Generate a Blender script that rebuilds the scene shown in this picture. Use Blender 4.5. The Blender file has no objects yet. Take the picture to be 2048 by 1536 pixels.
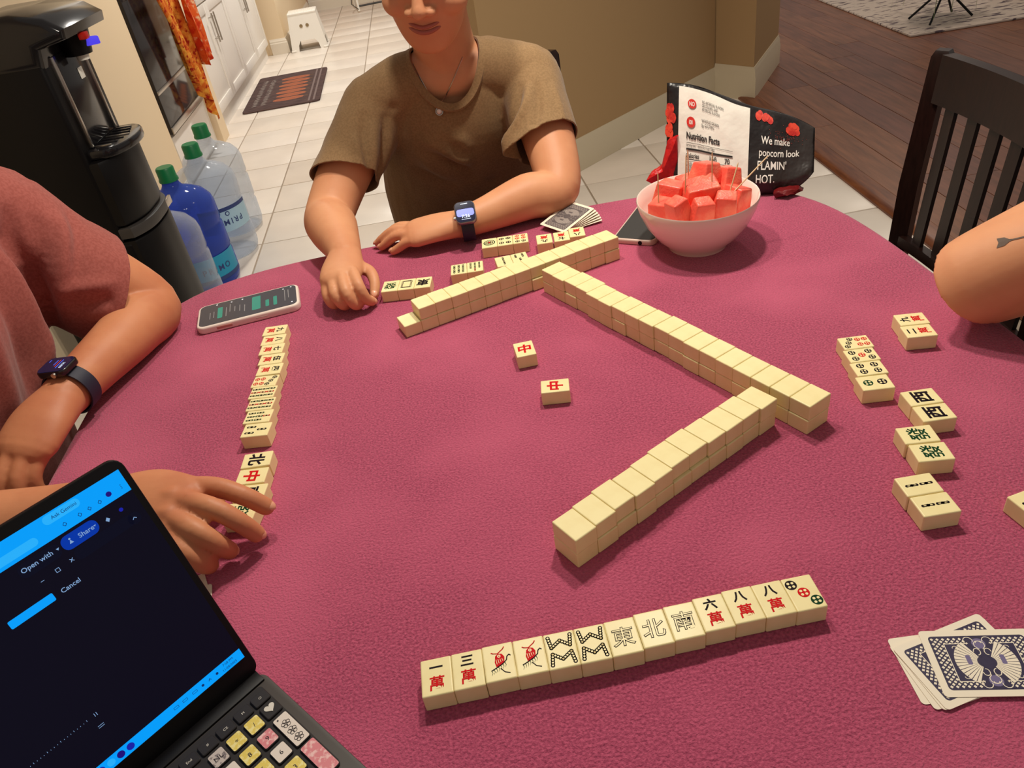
import bpy, bmesh, math, random
from mathutils import Vector, Matrix, noise
random.seed(7)
R = math.radians
SC = bpy.context.scene
COL = SC.collection

# ------------------------------------------------------------------ camera, world, lights, exposure
F, PITCH, ROLL, CAMZ = 1528.7, R(35.205), R(-9.691), 1.3228
fw = Vector((0, math.cos(PITCH), -math.sin(PITCH)))
rt = Vector((1, 0, 0))
up = rt.cross(fw)
cr, sr = math.cos(ROLL), math.sin(ROLL)
crt, cup = cr * rt + sr * up, -sr * rt + cr * up
cam = bpy.data.cameras.new('camera')
cam.sensor_width = 36.0
cam.lens = F / 2048 * 36.0
cam.clip_start = 0.02
cam_ob = bpy.data.objects.new('camera', cam)
COL.objects.link(cam_ob)
cam_ob.matrix_world = Matrix(((crt.x, cup.x, -fw.x, 0), (crt.y, cup.y, -fw.y, 0), (crt.z, cup.z, -fw.z, CAMZ), (0, 0, 0, 1)))
SC.camera = cam_ob

world = bpy.data.worlds.new('world')
SC.world = world
world.use_nodes = True
world.node_tree.nodes['Background'].inputs[0].default_value = (1.0, 0.90, 0.80, 1)
world.node_tree.nodes['Background'].inputs[1].default_value = 0.27

def lamp(name, loc, power, radius, color=(1.0, 0.92, 0.79), spot=None, blend=0.6):
    l = bpy.data.lights.new(name, 'SPOT' if spot else 'POINT')
    l.energy = power
    l.color = color
    l.shadow_soft_size = radius
    if spot:
        l.spot_size = R(spot)
        l.spot_blend = blend
    o = bpy.data.objects.new(name, l)
    COL.objects.link(o)
    o.location = loc
    return o

lamp('pendant_lamp_table', (-0.06, 1.24, 2.00), 28, 0.045, spot=165, blend=0.6)
lamp('pendant_lamp_table', (0.30, 1.27, 2.00), 46, 0.045, spot=165, blend=0.6)
lamp('ceiling_lamp_dining', (0.95, 2.75, 2.42), 46, 0.06, spot=130, blend=0.9)
lamp('ceiling_lamp_kitchen', (-0.75, 4.6, 2.45), 130, 0.10, color=(1.0, 0.95, 0.87), spot=150, blend=0.8)
lamp('ceiling_lamp_kitchen_far', (-0.6, 7.4, 2.45), 170, 0.10, color=(1.0, 0.95, 0.87), spot=150, blend=0.8)
lamp('ceiling_lamp_lounge', (3.2, 5.2, 2.45), 62, 0.10, color=(1.0, 0.84, 0.70), spot=150, blend=0.8)

SC.view_settings.view_transform = 'Standard'
SC.view_settings.look = 'None'
SC.view_settings.gamma = 1.0
SC.view_settings.exposure = 0.0
SC.view_settings.use_curve_mapping = False

# ------------------------------------------------------------------ materials
def s2l(c):
    return tuple((x / 12.92 if x <= 0.04045 else ((x + 0.055) / 1.055) ** 2.4) for x in c)

def rgb(r, g, b):
    return s2l((r / 255, g / 255, b / 255))

def mat(name, col, rough=0.5, metal=0.0, spec=0.5, var=None, bump=None, emit=None, trans=0.0, ior=1.45, coat=0.0, sheen=0.0, sss=0.0, stretch=None, var2=None):
    m = bpy.data.materials.new(name)
    m.use_nodes = True
    nt = m.node_tree
    b = nt.nodes['Principled BSDF']
    b.inputs['Base Color'].default_value = (*col, 1)
    b.inputs['Roughness'].default_value = rough
    b.inputs['Metallic'].default_value = metal
    b.inputs['Specular IOR Level'].default_value = spec
    b.inputs['IOR'].default_value = ior
    b.inputs['Transmission Weight'].default_value = trans
    b.inputs['Coat Weight'].default_value = coat
    if coat:
        b.inputs['Coat Roughness'].default_value = 0.12
    if sheen:
        b.inputs['Sheen Weight'].default_value = sheen
        b.inputs['Sheen Roughness'].default_value = 0.5
    if sss:
        b.inputs['Subsurface Weight'].default_value = sss
        b.inputs['Subsurface Radius'].default_value = (0.012, 0.005, 0.003)
        b.inputs['Subsurface Scale'].default_value = 1.0
    if emit:
        b.inputs['Emission Color'].default_value = (*emit[:3], 1)
        b.inputs['Emission Strength'].default_value = emit[3]
    src = None
    if var or bump:
        tc = nt.nodes.new('ShaderNodeTexCoord')
        src = tc.outputs['Object']
        if stretch:
            mp = nt.nodes.new('ShaderNodeMapping')
            mp.inputs['Scale'].default_value = stretch
            nt.links.new(src, mp.inputs['Vector'])
            src = mp.outputs['Vector']
    if var:                       # (scale, colour2, low, high)
        n = nt.nodes.new('ShaderNodeTexNoise')
        n.inputs['Scale'].default_value = var[0]
        n.inputs['Detail'].default_value = 4
        nt.links.new(src, n.inputs['Vector'])
        mr = nt.nodes.new('ShaderNodeMapRange')
        mr.inputs[1].default_value = var[2]
        mr.inputs[2].default_value = var[3]
        nt.links.new(n.outputs['Fac'], mr.inputs[0])
        mx = nt.nodes.new('ShaderNodeMix')
        mx.data_type = 'RGBA'
        mx.inputs[6].default_value = (*col, 1)
        mx.inputs[7].default_value = (*var[1], 1)
        nt.links.new(mr.outputs[0], mx.inputs[0])
        out = mx.outputs[2]
        if var2:
            n2 = nt.nodes.new('ShaderNodeTexNoise')
            n2.inputs['Scale'].default_value = var2[0]
            nt.links.new(src, n2.inputs['Vector'])
            mr2 = nt.nodes.new('ShaderNodeMapRange')
            mr2.inputs[1].default_value = var2[2]
            mr2.inputs[2].default_value = var2[3]
            nt.links.new(n2.outputs['Fac'], mr2.inputs[0])
            mx2 = nt.nodes.new('ShaderNodeMix')
            mx2.data_type = 'RGBA'
            nt.links.new(out, mx2.inputs[6])
            mx2.inputs[7].default_value = (*var2[1], 1)
            nt.links.new(mr2.outputs[0], mx2.inputs[0])
            out = mx2.outputs[2]
        nt.links.new(out, b.inputs['Base Color'])
    if bump:                      # (scale, strength, distance)
        n = nt.nodes.new('ShaderNodeTexNoise')
        n.inputs['Scale'].default_value = bump[0]
        n.inputs['Detail'].default_value = 3
        nt.links.new(src, n.inputs['Vector'])
        bp = nt.nodes.new('ShaderNodeBump')
        bp.inputs['Strength'].default_value = bump[1]
        bp.inputs['Distance'].default_value = bump[2]
        nt.links.new(n.outputs['Fac'], bp.inputs['Height'])
        nt.links.new(bp.outputs['Normal'], b.inputs['Normal'])
    return m

def mat_rand(name, cols, rough, stretch=(1, 1, 1), nscale=20, bump=None, amount=0.5):
    """colour varies from object to object (object info random) plus grain"""
    m = mat(name, cols[0], rough)
    nt = m.node_tree
    b = nt.nodes['Principled BSDF']
    oi = nt.nodes.new('ShaderNodeObjectInfo')
    rp = nt.nodes.new('ShaderNodeValToRGB')
    els = rp.color_ramp.elements
    while len(els) < len(cols):
        els.new(0.5)
    for i, c in enumerate(cols):
        els[i].position = i / (len(cols) - 1)
        els[i].color = (*c, 1)
    nt.links.new(oi.outputs['Random'], rp.inputs[0])
    tc = nt.nodes.new('ShaderNodeTexCoord')
    mp = nt.nodes.new('ShaderNodeMapping')
    mp.inputs['Scale'].default_value = stretch
    nt.links.new(tc.outputs['Object'], mp.inputs['Vector'])
    ad = nt.nodes.new('ShaderNodeVectorMath')
    nt.links.new(mp.outputs[0], ad.inputs[0])
    nt.links.new(oi.outputs['Random'], ad.inputs[1])
    n = nt.nodes.new('ShaderNodeTexNoise')
    n.inputs['Scale'].default_value = nscale
    n.inputs['Detail'].default_value = 5
    nt.links.new(ad.outputs[0], n.inputs['Vector'])
    mr = nt.nodes.new('ShaderNodeMapRange')
    mr.inputs[1].default_value = 0.3
    mr.inputs[2].default_value = 0.7
    mr.inputs[3].default_value = 1 - amount
    mr.inputs[4].default_value = 1 + amount * 0.4
    nt.links.new(n.outputs['Fac'], mr.inputs[0])
    mu = nt.nodes.new('ShaderNodeVectorMath')
    mu.operation = 'SCALE'
    nt.links.new(rp.outputs[0], mu.inputs[0])
    nt.links.new(mr.outputs[0], mu.inputs['Scale'])
    nt.links.new(mu.outputs[0], b.inputs['Base Color'])
    if bump:
        bp = nt.nodes.new('ShaderNodeBump')
        bp.inputs['Strength'].default_value = bump
        bp.inputs['Distance'].default_value = 0.002
        nt.links.new(n.outputs['Fac'], bp.inputs['Height'])
        nt.links.new(bp.outputs[0], b.inputs['Normal'])
    return m

BLACK = mat('black_ink', rgb(28, 18, 26), 0.6, spec=0.08)
RED = mat('red_ink', rgb(205, 20, 28), 0.6, spec=0.08)
GREEN = mat('green_ink', rgb(16, 60, 34), 0.6, spec=0.08)
IVORY = mat('ivory_tile', rgb(240, 225, 170), 0.30, spec=0.16, var=(60, rgb(235, 217, 160), 0.4, 0.7), sss=0.0)
FLEECE = mat('magenta_fleece', rgb(190, 85, 114), 0.95, spec=0.1, var=(380, rgb(152, 60, 88), 0.35, 0.66), var2=(5, rgb(196, 90, 119), 0.45, 0.75), bump=(420, 0.8, 0.003), sheen=0.25)
WALL = mat('beige_wall_paint', rgb(238, 216, 182), 0.8, spec=0.2, bump=(90, 0.08, 0.002))
WALLD = mat('shaded_beige_wall_paint', rgb(166, 136, 98), 0.8, spec=0.2, bump=(90, 0.08, 0.002))  # wall paint darkened; the weak light on the angled wall is in the colour
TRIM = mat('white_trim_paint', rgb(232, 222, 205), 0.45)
TRIMD = mat('shaded_white_trim_paint', rgb(196, 182, 156), 0.45)  # trim copy for the angled wall, its dimness painted into the colour
WHITECAB = mat('white_cabinet_paint', rgb(240, 234, 226), 0.4)
GROUT = mat('beige_grout', rgb(170, 155, 138), 0.9)
FLOORTILE = mat_rand('cream_floor_tile', [rgb(232, 220, 206), rgb(240, 230, 218), rgb(226, 213, 198)], 0.35, nscale=6, amount=0.06)
PLANK = mat_rand('brown_wood_plank', [rgb(108, 66, 48), rgb(124, 76, 54), rgb(114, 70, 54), rgb(134, 86, 58), rgb(112, 68, 56)], 0.38, stretch=(9, 0.9, 9), nscale=5, bump=0.15, amount=0.35)
DARKWOOD = mat('espresso_wood', rgb(36, 19, 15), 0.3, var=(30, rgb(26, 13, 10), 0.35, 0.7), stretch=(6, 6, 1), spec=0.25)
CHROME = mat('brushed_steel', rgb(190, 184, 176), 0.28, metal=1.0)
BLACKPL = mat('black_plastic', rgb(12, 10, 11), 0.4, spec=0.25)
BLACKGL = mat('gloss_black_plastic', rgb(26, 24, 26), 0.14)
GREYPL = mat('charcoal_plastic', rgb(58, 54, 52), 0.5)
WHITEPL = mat('white_plastic', rgb(245, 240, 230), 0.4)
CERAMIC = mat('white_ceramic', rgb(246, 226, 214), 0.18, coat=0.3)
STEELGLASS = mat('dark_oven_glass', rgb(40, 34, 34), 0.1)
SKINW = mat('skin_light_tan', rgb(214, 152, 112), 0.5, spec=0.35, var=(14, rgb(204, 138, 100), 0.4, 0.7), bump=(220, 0.10, 0.001), sss=0.12)
SKINM = mat('skin_warm_tan', rgb(202, 134, 95), 0.5, spec=0.35, var=(12, rgb(186, 114, 80), 0.4, 0.7), bump=(160, 0.16, 0.001), sss=0.12)
LIPS = mat('lip_pink', rgb(164, 92, 78), 0.4)
NAIL = mat('fingernail_pink', rgb(226, 164, 132), 0.28)
HAIRB = mat('brown_hair', rgb(78, 52, 34), 0.5, var=(90, rgb(120, 88, 54), 0.4, 0.7), stretch=(6, 6, 1))
HAIRK = mat('dark_hair', rgb(38, 26, 20), 0.5)
OLIVE = mat('olive_brown_jersey', rgb(146, 116, 82), 0.85, spec=0.15, var=(300, rgb(134, 106, 74), 0.4, 0.6), bump=(500, 0.15, 0.001), sheen=0.15)
MAROON = mat('dusty_red_jersey', rgb(158, 88, 80), 0.9, spec=0.1, var=(260, rgb(146, 78, 70), 0.4, 0.6), bump=(450, 0.2, 0.001), sheen=0.15)
GREYT = mat('grey_jersey', rgb(92, 88, 86), 0.9, spec=0.1)
KHAKI = mat('khaki_cotton', rgb(186, 160, 108), 0.9, spec=0.1, bump=(300, 0.15, 0.001))
DENIM = mat('dark_denim', rgb(40, 44, 62), 0.9, spec=0.1)
EYEW = mat('eye_white', rgb(235, 228, 220), 0.2)

# ------------------------------------------------------------------ helpers
def link(name, data, parent=None, loc=None, rot=None):
    o = bpy.data.objects.new(name, data)
    COL.objects.link(o)
    if parent:
        o.parent = parent
    if loc is not None:
        o.location = loc
    if rot is not None:
        o.rotation_euler = rot
    return o

def tag(o, label, cat, group=None, kind=None):
    if label:
        o['label'] = label
    if cat:
        o['category'] = cat
    if group:
        o['group'] = group
    if kind:
        o['kind'] = kind
    return o

def thing(name, label, cat, loc=(0, 0, 0), rotz=0.0, group=None):
    o = link(name, None, None, loc, (0, 0, rotz))
    o.empty_display_size = 0.05
    return tag(o, label, cat, group)

class MB:
    """collects shapes in one bmesh; build() links them as ONE mesh object"""
    def __init__(self):
        self.bm = bmesh.new()
        self.mi = 0

    def _take(self, t, M=None):
        if M is not None:
            t.transform(M)
        me = bpy.data.meshes.new('tmp')
        for f in t.faces:
            f.material_index = self.mi
        t.to_mesh(me)
        t.free()
        self.bm.from_mesh(me)
        bpy.data.meshes.remove(me)
        return self

    def box(self, c, s, bev=0.0, seg=2, M=None):
        t = bmesh.new()
        bmesh.ops.create_cube(t, size=1.0)
        t.transform(Matrix.Translation(c) @ Matrix.Diagonal((s[0], s[1], s[2], 1)))
        if bev > 0:
            bmesh.ops.bevel(t, geom=t.edges[:], offset=bev, segments=seg, profile=0.5, affect='EDGES')
        return self._take(t, M)

    def b2(self, p, q, bev=0.0, seg=2, M=None):
        c = [(a + b) / 2 for a, b in zip(p, q)]
        s = [abs(b - a) for a, b in zip(p, q)]
        return self.box(c, s, bev, seg, M)

    def prism(self, poly, z0, z1, bev=0.0, seg=2, M=None):
        t = bmesh.new()
        vs = [t.verts.new((x, y, z0)) for x, y in poly]
        f = t.faces.new(vs)
        r = bmesh.ops.extrude_face_region(t, geom=[f])
        for v in r['geom']:
            if isinstance(v, bmesh.types.BMVert):
                v.co.z = z1
        bmesh.ops.recalc_face_normals(t, faces=t.faces[:])
        if bev > 0:
            es = [e for e in t.edges if abs(e.verts[0].co.z - e.verts[1].co.z) < 1e-9]
            bmesh.ops.bevel(t, geom=es, offset=bev, segments=seg, profile=0.5, affect='EDGES')
        return self._take(t, M)

    def lathe(self, prof, n=32, M=None, close=False):
        t = bmesh.new()
        rings = []
        for r, z in prof:
            if r < 1e-6:
                rings.append([t.verts.new((0, 0, z))])
            else:
                rings.append([t.verts.new((r * math.cos(2 * math.pi * k / n), r * math.sin(2 * math.pi * k / n), z)) for k in range(n)])
        prs = list(zip(rings, rings[1:]))
        if close:
            prs.append((rings[-1], rings[0]))
        for a, b in prs:
            for k in range(n):
                k2 = (k + 1) % n
                if len(a) == 1 and len(b) == 1:
                    continue
                if len(a) == 1:
                    t.faces.new((a[0], b[k2], b[k]))
                elif len(b) == 1:
                    t.faces.new((a[k], a[k2], b[0]))
                else:
                    t.faces.new((a[k], a[k2], b[k2], b[k]))
        bmesh.ops.recalc_face_normals(t, faces=t.faces[:])
        return self._take(t, M)

    def tube(self, pts, r, n=8, M=None, cap=True):
        t = bmesh.new()
        pts = [Vector(p) for p in pts]
        rr = r if isinstance(r, (list, tuple)) else [r] * len(pts)
        secs = frames(pts)
        rings = []
        for p, (u, v), q in zip(pts, secs, rr):
            rings.append([t.verts.new(p + q * (math.cos(2 * math.pi * k / n) * u + math.sin(2 * math.pi * k / n) * v)) for k in range(n)])
        for a, b in zip(rings, rings[1:]):
            for k in range(n):
                t.faces.new((a[k], a[(k + 1) % n], b[(k + 1) % n], b[k]))
        if cap:
            t.faces.new(rings[0][::-1])
            t.faces.new(rings[-1])
        bmesh.ops.recalc_face_normals(t, faces=t.faces[:])
        return self._take(t, M)

    def cyl(self, a, b, r, n=20, M=None):
        return self.tube([a, b], r, n, M)

    def sphere(self, c, r, n=14, M=None, rot=None):
        t = bmesh.new()
        bmesh.ops.create_uvsphere(t, u_segments=n * 2, v_segments=n, radius=1.0)
        rx = r if isinstance(r, (tuple, list)) else (r, r, r)
        X = Matrix.Diagonal((*rx, 1))
        if rot is not None:
            X = rot.to_4x4() @ X
        t.transform(Matrix.Translation(c) @ X)
        return self._take(t, M)

    def poly(self, pts):
        vs = [self.bm.verts.new(p) for p in pts]
        f = self.bm.faces.new(vs)
        f.material_index = self.mi
        return self

    def build(self, name, mats, parent=None, smooth=True, loc=None, rot=None, angle=40, normals=False):
        if normals:
            bmesh.ops.recalc_face_normals(self.bm, faces=self.bm.faces[:])
        me = bpy.data.meshes.new(name)
        self.bm.to_mesh(me)
        self.bm.free()
        for m in (mats if isinstance(mats, (list, tuple)) else [mats]):
            me.materials.append(m)
        if smooth:
            smooth_mesh(me, angle)
        return link(name, me, parent, loc, rot)

def smooth_mesh(me, angle=40):
    me.polygons.foreach_set('use_smooth', [True] * len(me.polygons))
    if angle and angle < 180:
        me.set_sharp_from_angle(angle=R(angle))

def frames(pts, upv=None):
    out = []
    n = len(pts)
    tans = [(pts[min(i + 1, n - 1)] - pts[max(i - 1, 0)]).normalized() for i in range(n)]
    t0 = tans[0]
    ref = Vector(upv) if upv is not None else (Vector((0, 0, 1)) if abs(t0.z) < 0.9 else Vector((1, 0, 0)))
    u = (ref - ref.dot(t0) * t0).normalized()
    for t in tans:
        u = (u - u.dot(t) * t).normalized()
        out.append((u, t.cross(u)))
    return out

def crom(vals, sub):
    out = []
    n = len(vals)
    for i in range(n - 1):
        p0, p1, p2, p3 = vals[max(i - 1, 0)], vals[i], vals[i + 1], vals[min(i + 2, n - 1)]
        for k in range(sub):
            t = k / sub
            out.append(0.5 * ((2 * p1) + (-p0 + p2) * t + (2 * p0 - 5 * p1 + 4 * p2 - p3) * t * t + (-p0 + 3 * p1 - 3 * p2 + p3) * t ** 3))
    out.append(vals[-1])
    return out

def limb(mb, pts, rads, upv=None, flat=None, sub=6, n=36, ends=True):
    """smooth tapering limb; flat = factors of the radius along upv"""
    P = crom([Vector(p) for p in pts], sub)
    Q = crom([float(r) for r in rads], sub)
    Fl = crom([float(f) for f in (flat or [1.0] * len(pts))], sub)
    t = bmesh.new()
    rings = []
    for p, r, f, (u, v) in zip(P, Q, Fl, frames(P, upv)):
        rings.append([t.verts.new(p + r * (math.cos(2 * math.pi * k / n) * u * f + math.sin(2 * math.pi * k / n) * v)) for k in range(n)])
    for a, b in zip(rings, rings[1:]):
        for k in range(n):
            t.faces.new((a[k], a[(k + 1) % n], b[(k + 1) % n], b[k]))
    t.faces.new(rings[0][::-1])
    t.faces.new(rings[-1])
    bmesh.ops.recalc_face_normals(t, faces=t.faces[:])
    mb._take(t)
    if ends:
        for p, r, f, (u, v) in ((P[0], Q[0], Fl[0], frames(P, upv)[0]), (P[-1], Q[-1], Fl[-1], frames(P, upv)[-1])):
            w = u.cross(v)
            mb.sphere(p, (r * f, r, r * min(1, f + 0.2)), 8, rot=Matrix((u, v, w)).transposed())
    return mb

def stack(mb, secs, sub=4, n=32, e=2.0):
    """torso: sections (center, half width vector, half depth vector)"""
    C = crom([Vector(s[0]) for s in secs], sub)
    U_ = crom([Vector(s[1]) for s in secs], sub)
    V_ = crom([Vector(s[2]) for s in secs], sub)
    t = bmesh.new()
    rings = []
    for c, u, v in zip(C, U_, V_):
        rg = []
        for k in range(n):
            a = 2 * math.pi * k / n
            ca, sa = math.cos(a), math.sin(a)
            rg.append(t.verts.new(c + u * math.copysign(abs(ca) ** (2 / e), ca) + v * math.copysign(abs(sa) ** (2 / e), sa)))
        rings.append(rg)
    for a, b in zip(rings, rings[1:]):
        for k in range(n):
            t.faces.new((a[k], a[(k + 1) % n], b[(k + 1) % n], b[k]))
    t.faces.new(rings[0][::-1])
    t.faces.new(rings[-1])
    bmesh.ops.recalc_face_normals(t, faces=t.faces[:])
    return mb._take(t)

def blob(name, mb, voxel, m, parent=None, it=4, cuts=(), folds=(), thick=0.0, fac=0.5, neck=None):
    """fuse the collected shapes into one continuous skin"""
    me = bpy.data.meshes.new(name)
    mb.bm.to_mesh(me)
    mb.bm.free()
    o = link(name, me)
    md = o.modifiers.new('fuse', 'REMESH')
    md.mode = 'VOXEL'
    md.voxel_size = voxel
    if it:
        sm = o.modifiers.new('soft', 'SMOOTH')
        sm.factor = fac
        sm.iterations = it
    dg = bpy.context.evaluated_depsgraph_get()
    m2 = bpy.data.meshes.new_from_object(o.evaluated_get(dg))
    o.modifiers.clear()
    o.data = m2
    bpy.data.meshes.remove(me)
    if folds:
        b = bmesh.new()
        b.from_mesh(m2)
        b.normal_update()
        from mathutils.bvhtree import BVHTree
        bv = BVHTree.FromBMesh(b)
        dv = [0.0022 * noise.noise(v.co * 14) + 0.0012 * noise.noise(v.co * Vector((38, 38, 16))) for v in b.verts]
        b.verts.ensure_lookup_table()
        from mathutils.kdtree import KDTree
        kd = KDTree(len(b.verts))
        for v in b.verts:
            kd.insert(v.co, v.index)
        kd.balance()
        for a, c, w, amp in folds:
            best = {}
            ns = max(6, int((c - a).length / (w * 0.35)))
            for s in range(ns + 1):
                tt = s / ns
                q = bv.find_nearest(a.lerp(c, tt))[0]
                wk = math.sin(math.pi * (0.12 + 0.76 * tt))
                for co_, ix, ds in kd.find_range(q, 2.4 * w):
                    g_ = amp * wk * math.exp(-ds * ds / (w * w))
                    if abs(g_) > abs(best.get(ix, 0.0)):
                        best[ix] = g_
            for ix, g_ in best.items():
                dv[ix] += g_
        for v, d in zip(b.verts, dv):
            v.co += v.normal * d
        b.to_mesh(m2)
        b.free()
    if cuts:
        b = bmesh.new()
        b.from_mesh(m2)
        for co, no, rad in cuts:
            co = Vector(co)
            fs = [f for f in b.faces if (f.calc_center_median() - co).length < rad]
            ge = set(fs)
            for f in fs:
                ge.update(f.edges)
                ge.update(f.verts)
            bmesh.ops.bisect_plane(b, geom=list(ge), dist=1e-6, plane_co=co, plane_no=no, clear_outer=True)
        b.to_mesh(m2)
        b.free()
    band = None
    if neck:                      # round neck opening with a rib band
        co, d, u, ru, rv = neck
        w = d.cross(u).normalized()
        b = bmesh.new()
        b.from_mesh(m2)
        def ell(q):
            q = q - co
            if q.length > 0.2 or q.dot(d) < -0.06:
                return 9.0
            return math.hypot(q.dot(u) / ru, q.dot(w) / rv)
        val = {v: ell(v.co) for v in b.verts}
        edge = [v for v in b.verts if val[v] < 1 and any(val[e.other_vert(v)] >= 1 for e in v.link_edges)]
        es = set(edge)
        for v in edge:
            q = v.co - co
            h = q.dot(d)
            k = 1.0 / max(0.2, val[v])
            v.co = co + d * h + u * q.dot(u) * k + w * q.dot(w) * k
        bmesh.ops.delete(b, geom=[v for v in b.verts if val[v] < 1 and v not in es], context='VERTS')
        fs = [f for f in b.faces if all(v in es for v in f.verts)]
        bmesh.ops.delete(b, geom=fs, context='FACES')
        loop = [v for v in edge if v.is_valid]
        loop.sort(key=lambda v: math.atan2((v.co - co).dot(w), (v.co - co).dot(u)))
        n = 48
        ring = []
        for k in range(n):
            a = -math.pi + 2 * math.pi * k / n
            near = sorted(loop, key=lambda v: abs((math.atan2((v.co - co).dot(w) / rv, (v.co - co).dot(u) / ru) - a + math.pi) % (2 * math.pi) - math.pi))[:5]
            h = sum((v.co - co).dot(d) for v in near) / len(near)
            ring.append((a, h))
        hs = [r[1] for r in ring]
        for _ in range(3):
            hs = [(hs[k - 1] + 2 * hs[k] + hs[(k + 1) % n]) / 4 for k in range(n)]
        band = [co + d * (h + 0.001) + u * ru * math.cos(r[0]) + w * rv * math.sin(r[0]) for r, h in zip(ring, hs)]
        b.to_mesh(m2)
        b.free()
    if thick:
        sd = o.modifiers.new('cloth', 'SOLIDIFY')
        sd.thickness = thick
        sd.offset = -1
        dg = bpy.context.evaluated_depsgraph_get()
        m3 = bpy.data.meshes.new_from_object(o.evaluated_get(dg))
        o.modifiers.clear()
        o.data = m3
        bpy.data.meshes.remove(m2)
        m2 = m3
    m2.name = name
    m2.materials.clear()
    m2.materials.append(m)
    smooth_mesh(m2, 0)
    if parent:
        o.parent = parent
    if band:
        g = bmesh.new()
        rings = []
        co, d, u, ru, rv = neck
        nb = len(band)
        for k, q in enumerate(band):
            out = (q - co) - (q - co).dot(d) * d
            out.normalize()
            tg = (band[(k + 1) % nb] - band[k - 1]).normalized()
            up2 = out.cross(tg).normalized()
            if up2.dot(d) < 0:
                up2 = -up2
            dn = (out * 0.75 - up2 * 0.45).normalized()
            nn = dn.cross(tg).normalized()
            if nn.dot(d) < 0:
                nn = -nn
            rings.append([g.verts.new(q + dn * a + nn * e) for a, e in ((-0.002, -0.002), (-0.002, 0.002), (0.011, 0.0026), (0.013, -0.001))])
        for k in range(nb):
            r0, r1 = rings[k], rings[(k + 1) % nb]
            for j in range(4):
                g.faces.new((r0[j], r0[(j + 1) % 4], r1[(j + 1) % 4], r1[j]))
        bmesh.ops.recalc_face_normals(g, faces=g.faces[:])
        mb2 = MB()
        mb2._take(g)
        mb2.build('neck_band', m, o, angle=50)
    return o

_fc = {}
def glyph(ch, bold=0.0):
    """outline of a character as flat verts/faces, about 1 unit high"""
    k = (ch, bold)
    if k not in _fc:
        c = bpy.data.curves.new('g', 'FONT')
        c.body = ch
        c.offset = bold
        c.resolution_u = 3
        o = bpy.data.objects.new('g', c)
        m = o.to_mesh()
        vs = [(v.co.x, v.co.y) for v in m.vertices]
        fs = [tuple(p.vertices) for p in m.polygons]
        o.to_mesh_clear()
        bpy.data.objects.remove(o)
        bpy.data.curves.remove(c)
        _fc[k] = (vs, fs)
    return _fc[k]

class Print:
    """flat print: strokes, discs and letters; every point goes through fn(x, y, layer)"""
    def __init__(self, fn, base=0):
        self.v, self.f, self.m, self.fn, self.k = [], [], [], fn, base

    def face(self, pts, mi):
        i = len(self.v)
        self.v += [self.fn(x, y, self.k) for x, y in pts]
        self.f.append(tuple(range(i, i + len(pts))))
        self.m.append(mi)
        return self

    def disc(self, c, r, mi, n=14, ry=None):
        ry = ry or r
        return self.face([(c[0] + r * math.cos(2 * math.pi * k / n), c[1] + ry * math.sin(2 * math.pi * k / n)) for k in range(n)], mi)

    def line(self, pts, w, mi, taper=False):
        for i, (p, q) in enumerate(zip(pts, pts[1:])):
            dx, dy = q[0] - p[0], q[1] - p[1]
            l = math.hypot(dx, dy) or 1
            nx, ny = -dy / l, dx / l
            w0 = w1 = w / 2
            if taper:
                w0 = w / 2 * (1 - i / (len(pts) - 1) * 0.8)
                w1 = w / 2 * (1 - (i + 1) / (len(pts) - 1) * 0.8)
            self.face([(p[0] + nx * w0, p[1] + ny * w0), (p[0] - nx * w0, p[1] - ny * w0), (q[0] - nx * w1, q[1] - ny * w1), (q[0] + nx * w1, q[1] + ny * w1)], mi)
            if not taper and i:
                self.disc(p, w / 2, mi, 8)
        return self

    def rect(self, x0, y0, x1, y1, mi, n=12):
        for i in range(n):
            a, b = x0 + (x1 - x0) * i / n, x0 + (x1 - x0) * (i + 1) / n
            self.face([(a, y0), (b, y0), (b, y1), (a, y1)], mi)
        return self

    def text(self, s, x, y, h, mi, bold=0.0, center=True, sx=1.0, rot=0.0, shear=0.0):
        vs, fs = glyph(s, bold)
        if not vs:
            return self
        xs = [v[0] for v in vs]
        ys = [v[1] for v in vs]
        cx = (min(xs) + max(xs)) / 2 if center else min(xs)
        cy = (min(ys) + max(ys)) / 2 if center else 0.0
        i = len(self.v)
        cs, sn = math.cos(rot), math.sin(rot)
        for a, b in vs:
            a, b = (a - cx) * h * sx + (b - cy) * h * shear, (b - cy) * h
            self.v.append(self.fn(x + a * cs - b * sn, y + a * sn + b * cs, self.k))
        self.f += [tuple(i + k for k in f) for f in fs]
        self.m += [mi] * len(fs)
        return self

    def mesh(self, name, mats):
        me = bpy.data.meshes.new(name)
        me.from_pydata(self.v, [], self.f)
        for m in mats:
            me.materials.append(m)
        me.polygons.foreach_set('material_index', self.m)
        me.update()
        return me

ORD = ['first', 'second', 'third', 'fourth', 'fifth', 'sixth', 'seventh', 'eighth', 'ninth', 'tenth', 'eleventh', 'twelfth', 'thirteenth', 'fourteenth', 'fifteenth', 'sixteenth', 'seventeenth', 'eighteenth']

# ================================================================== THE SETTING
KA = R(1.79)                      # the kitchen side of the house is turned a touch

def struct(o):
    o['kind'] = 'structure'
    return o

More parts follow.
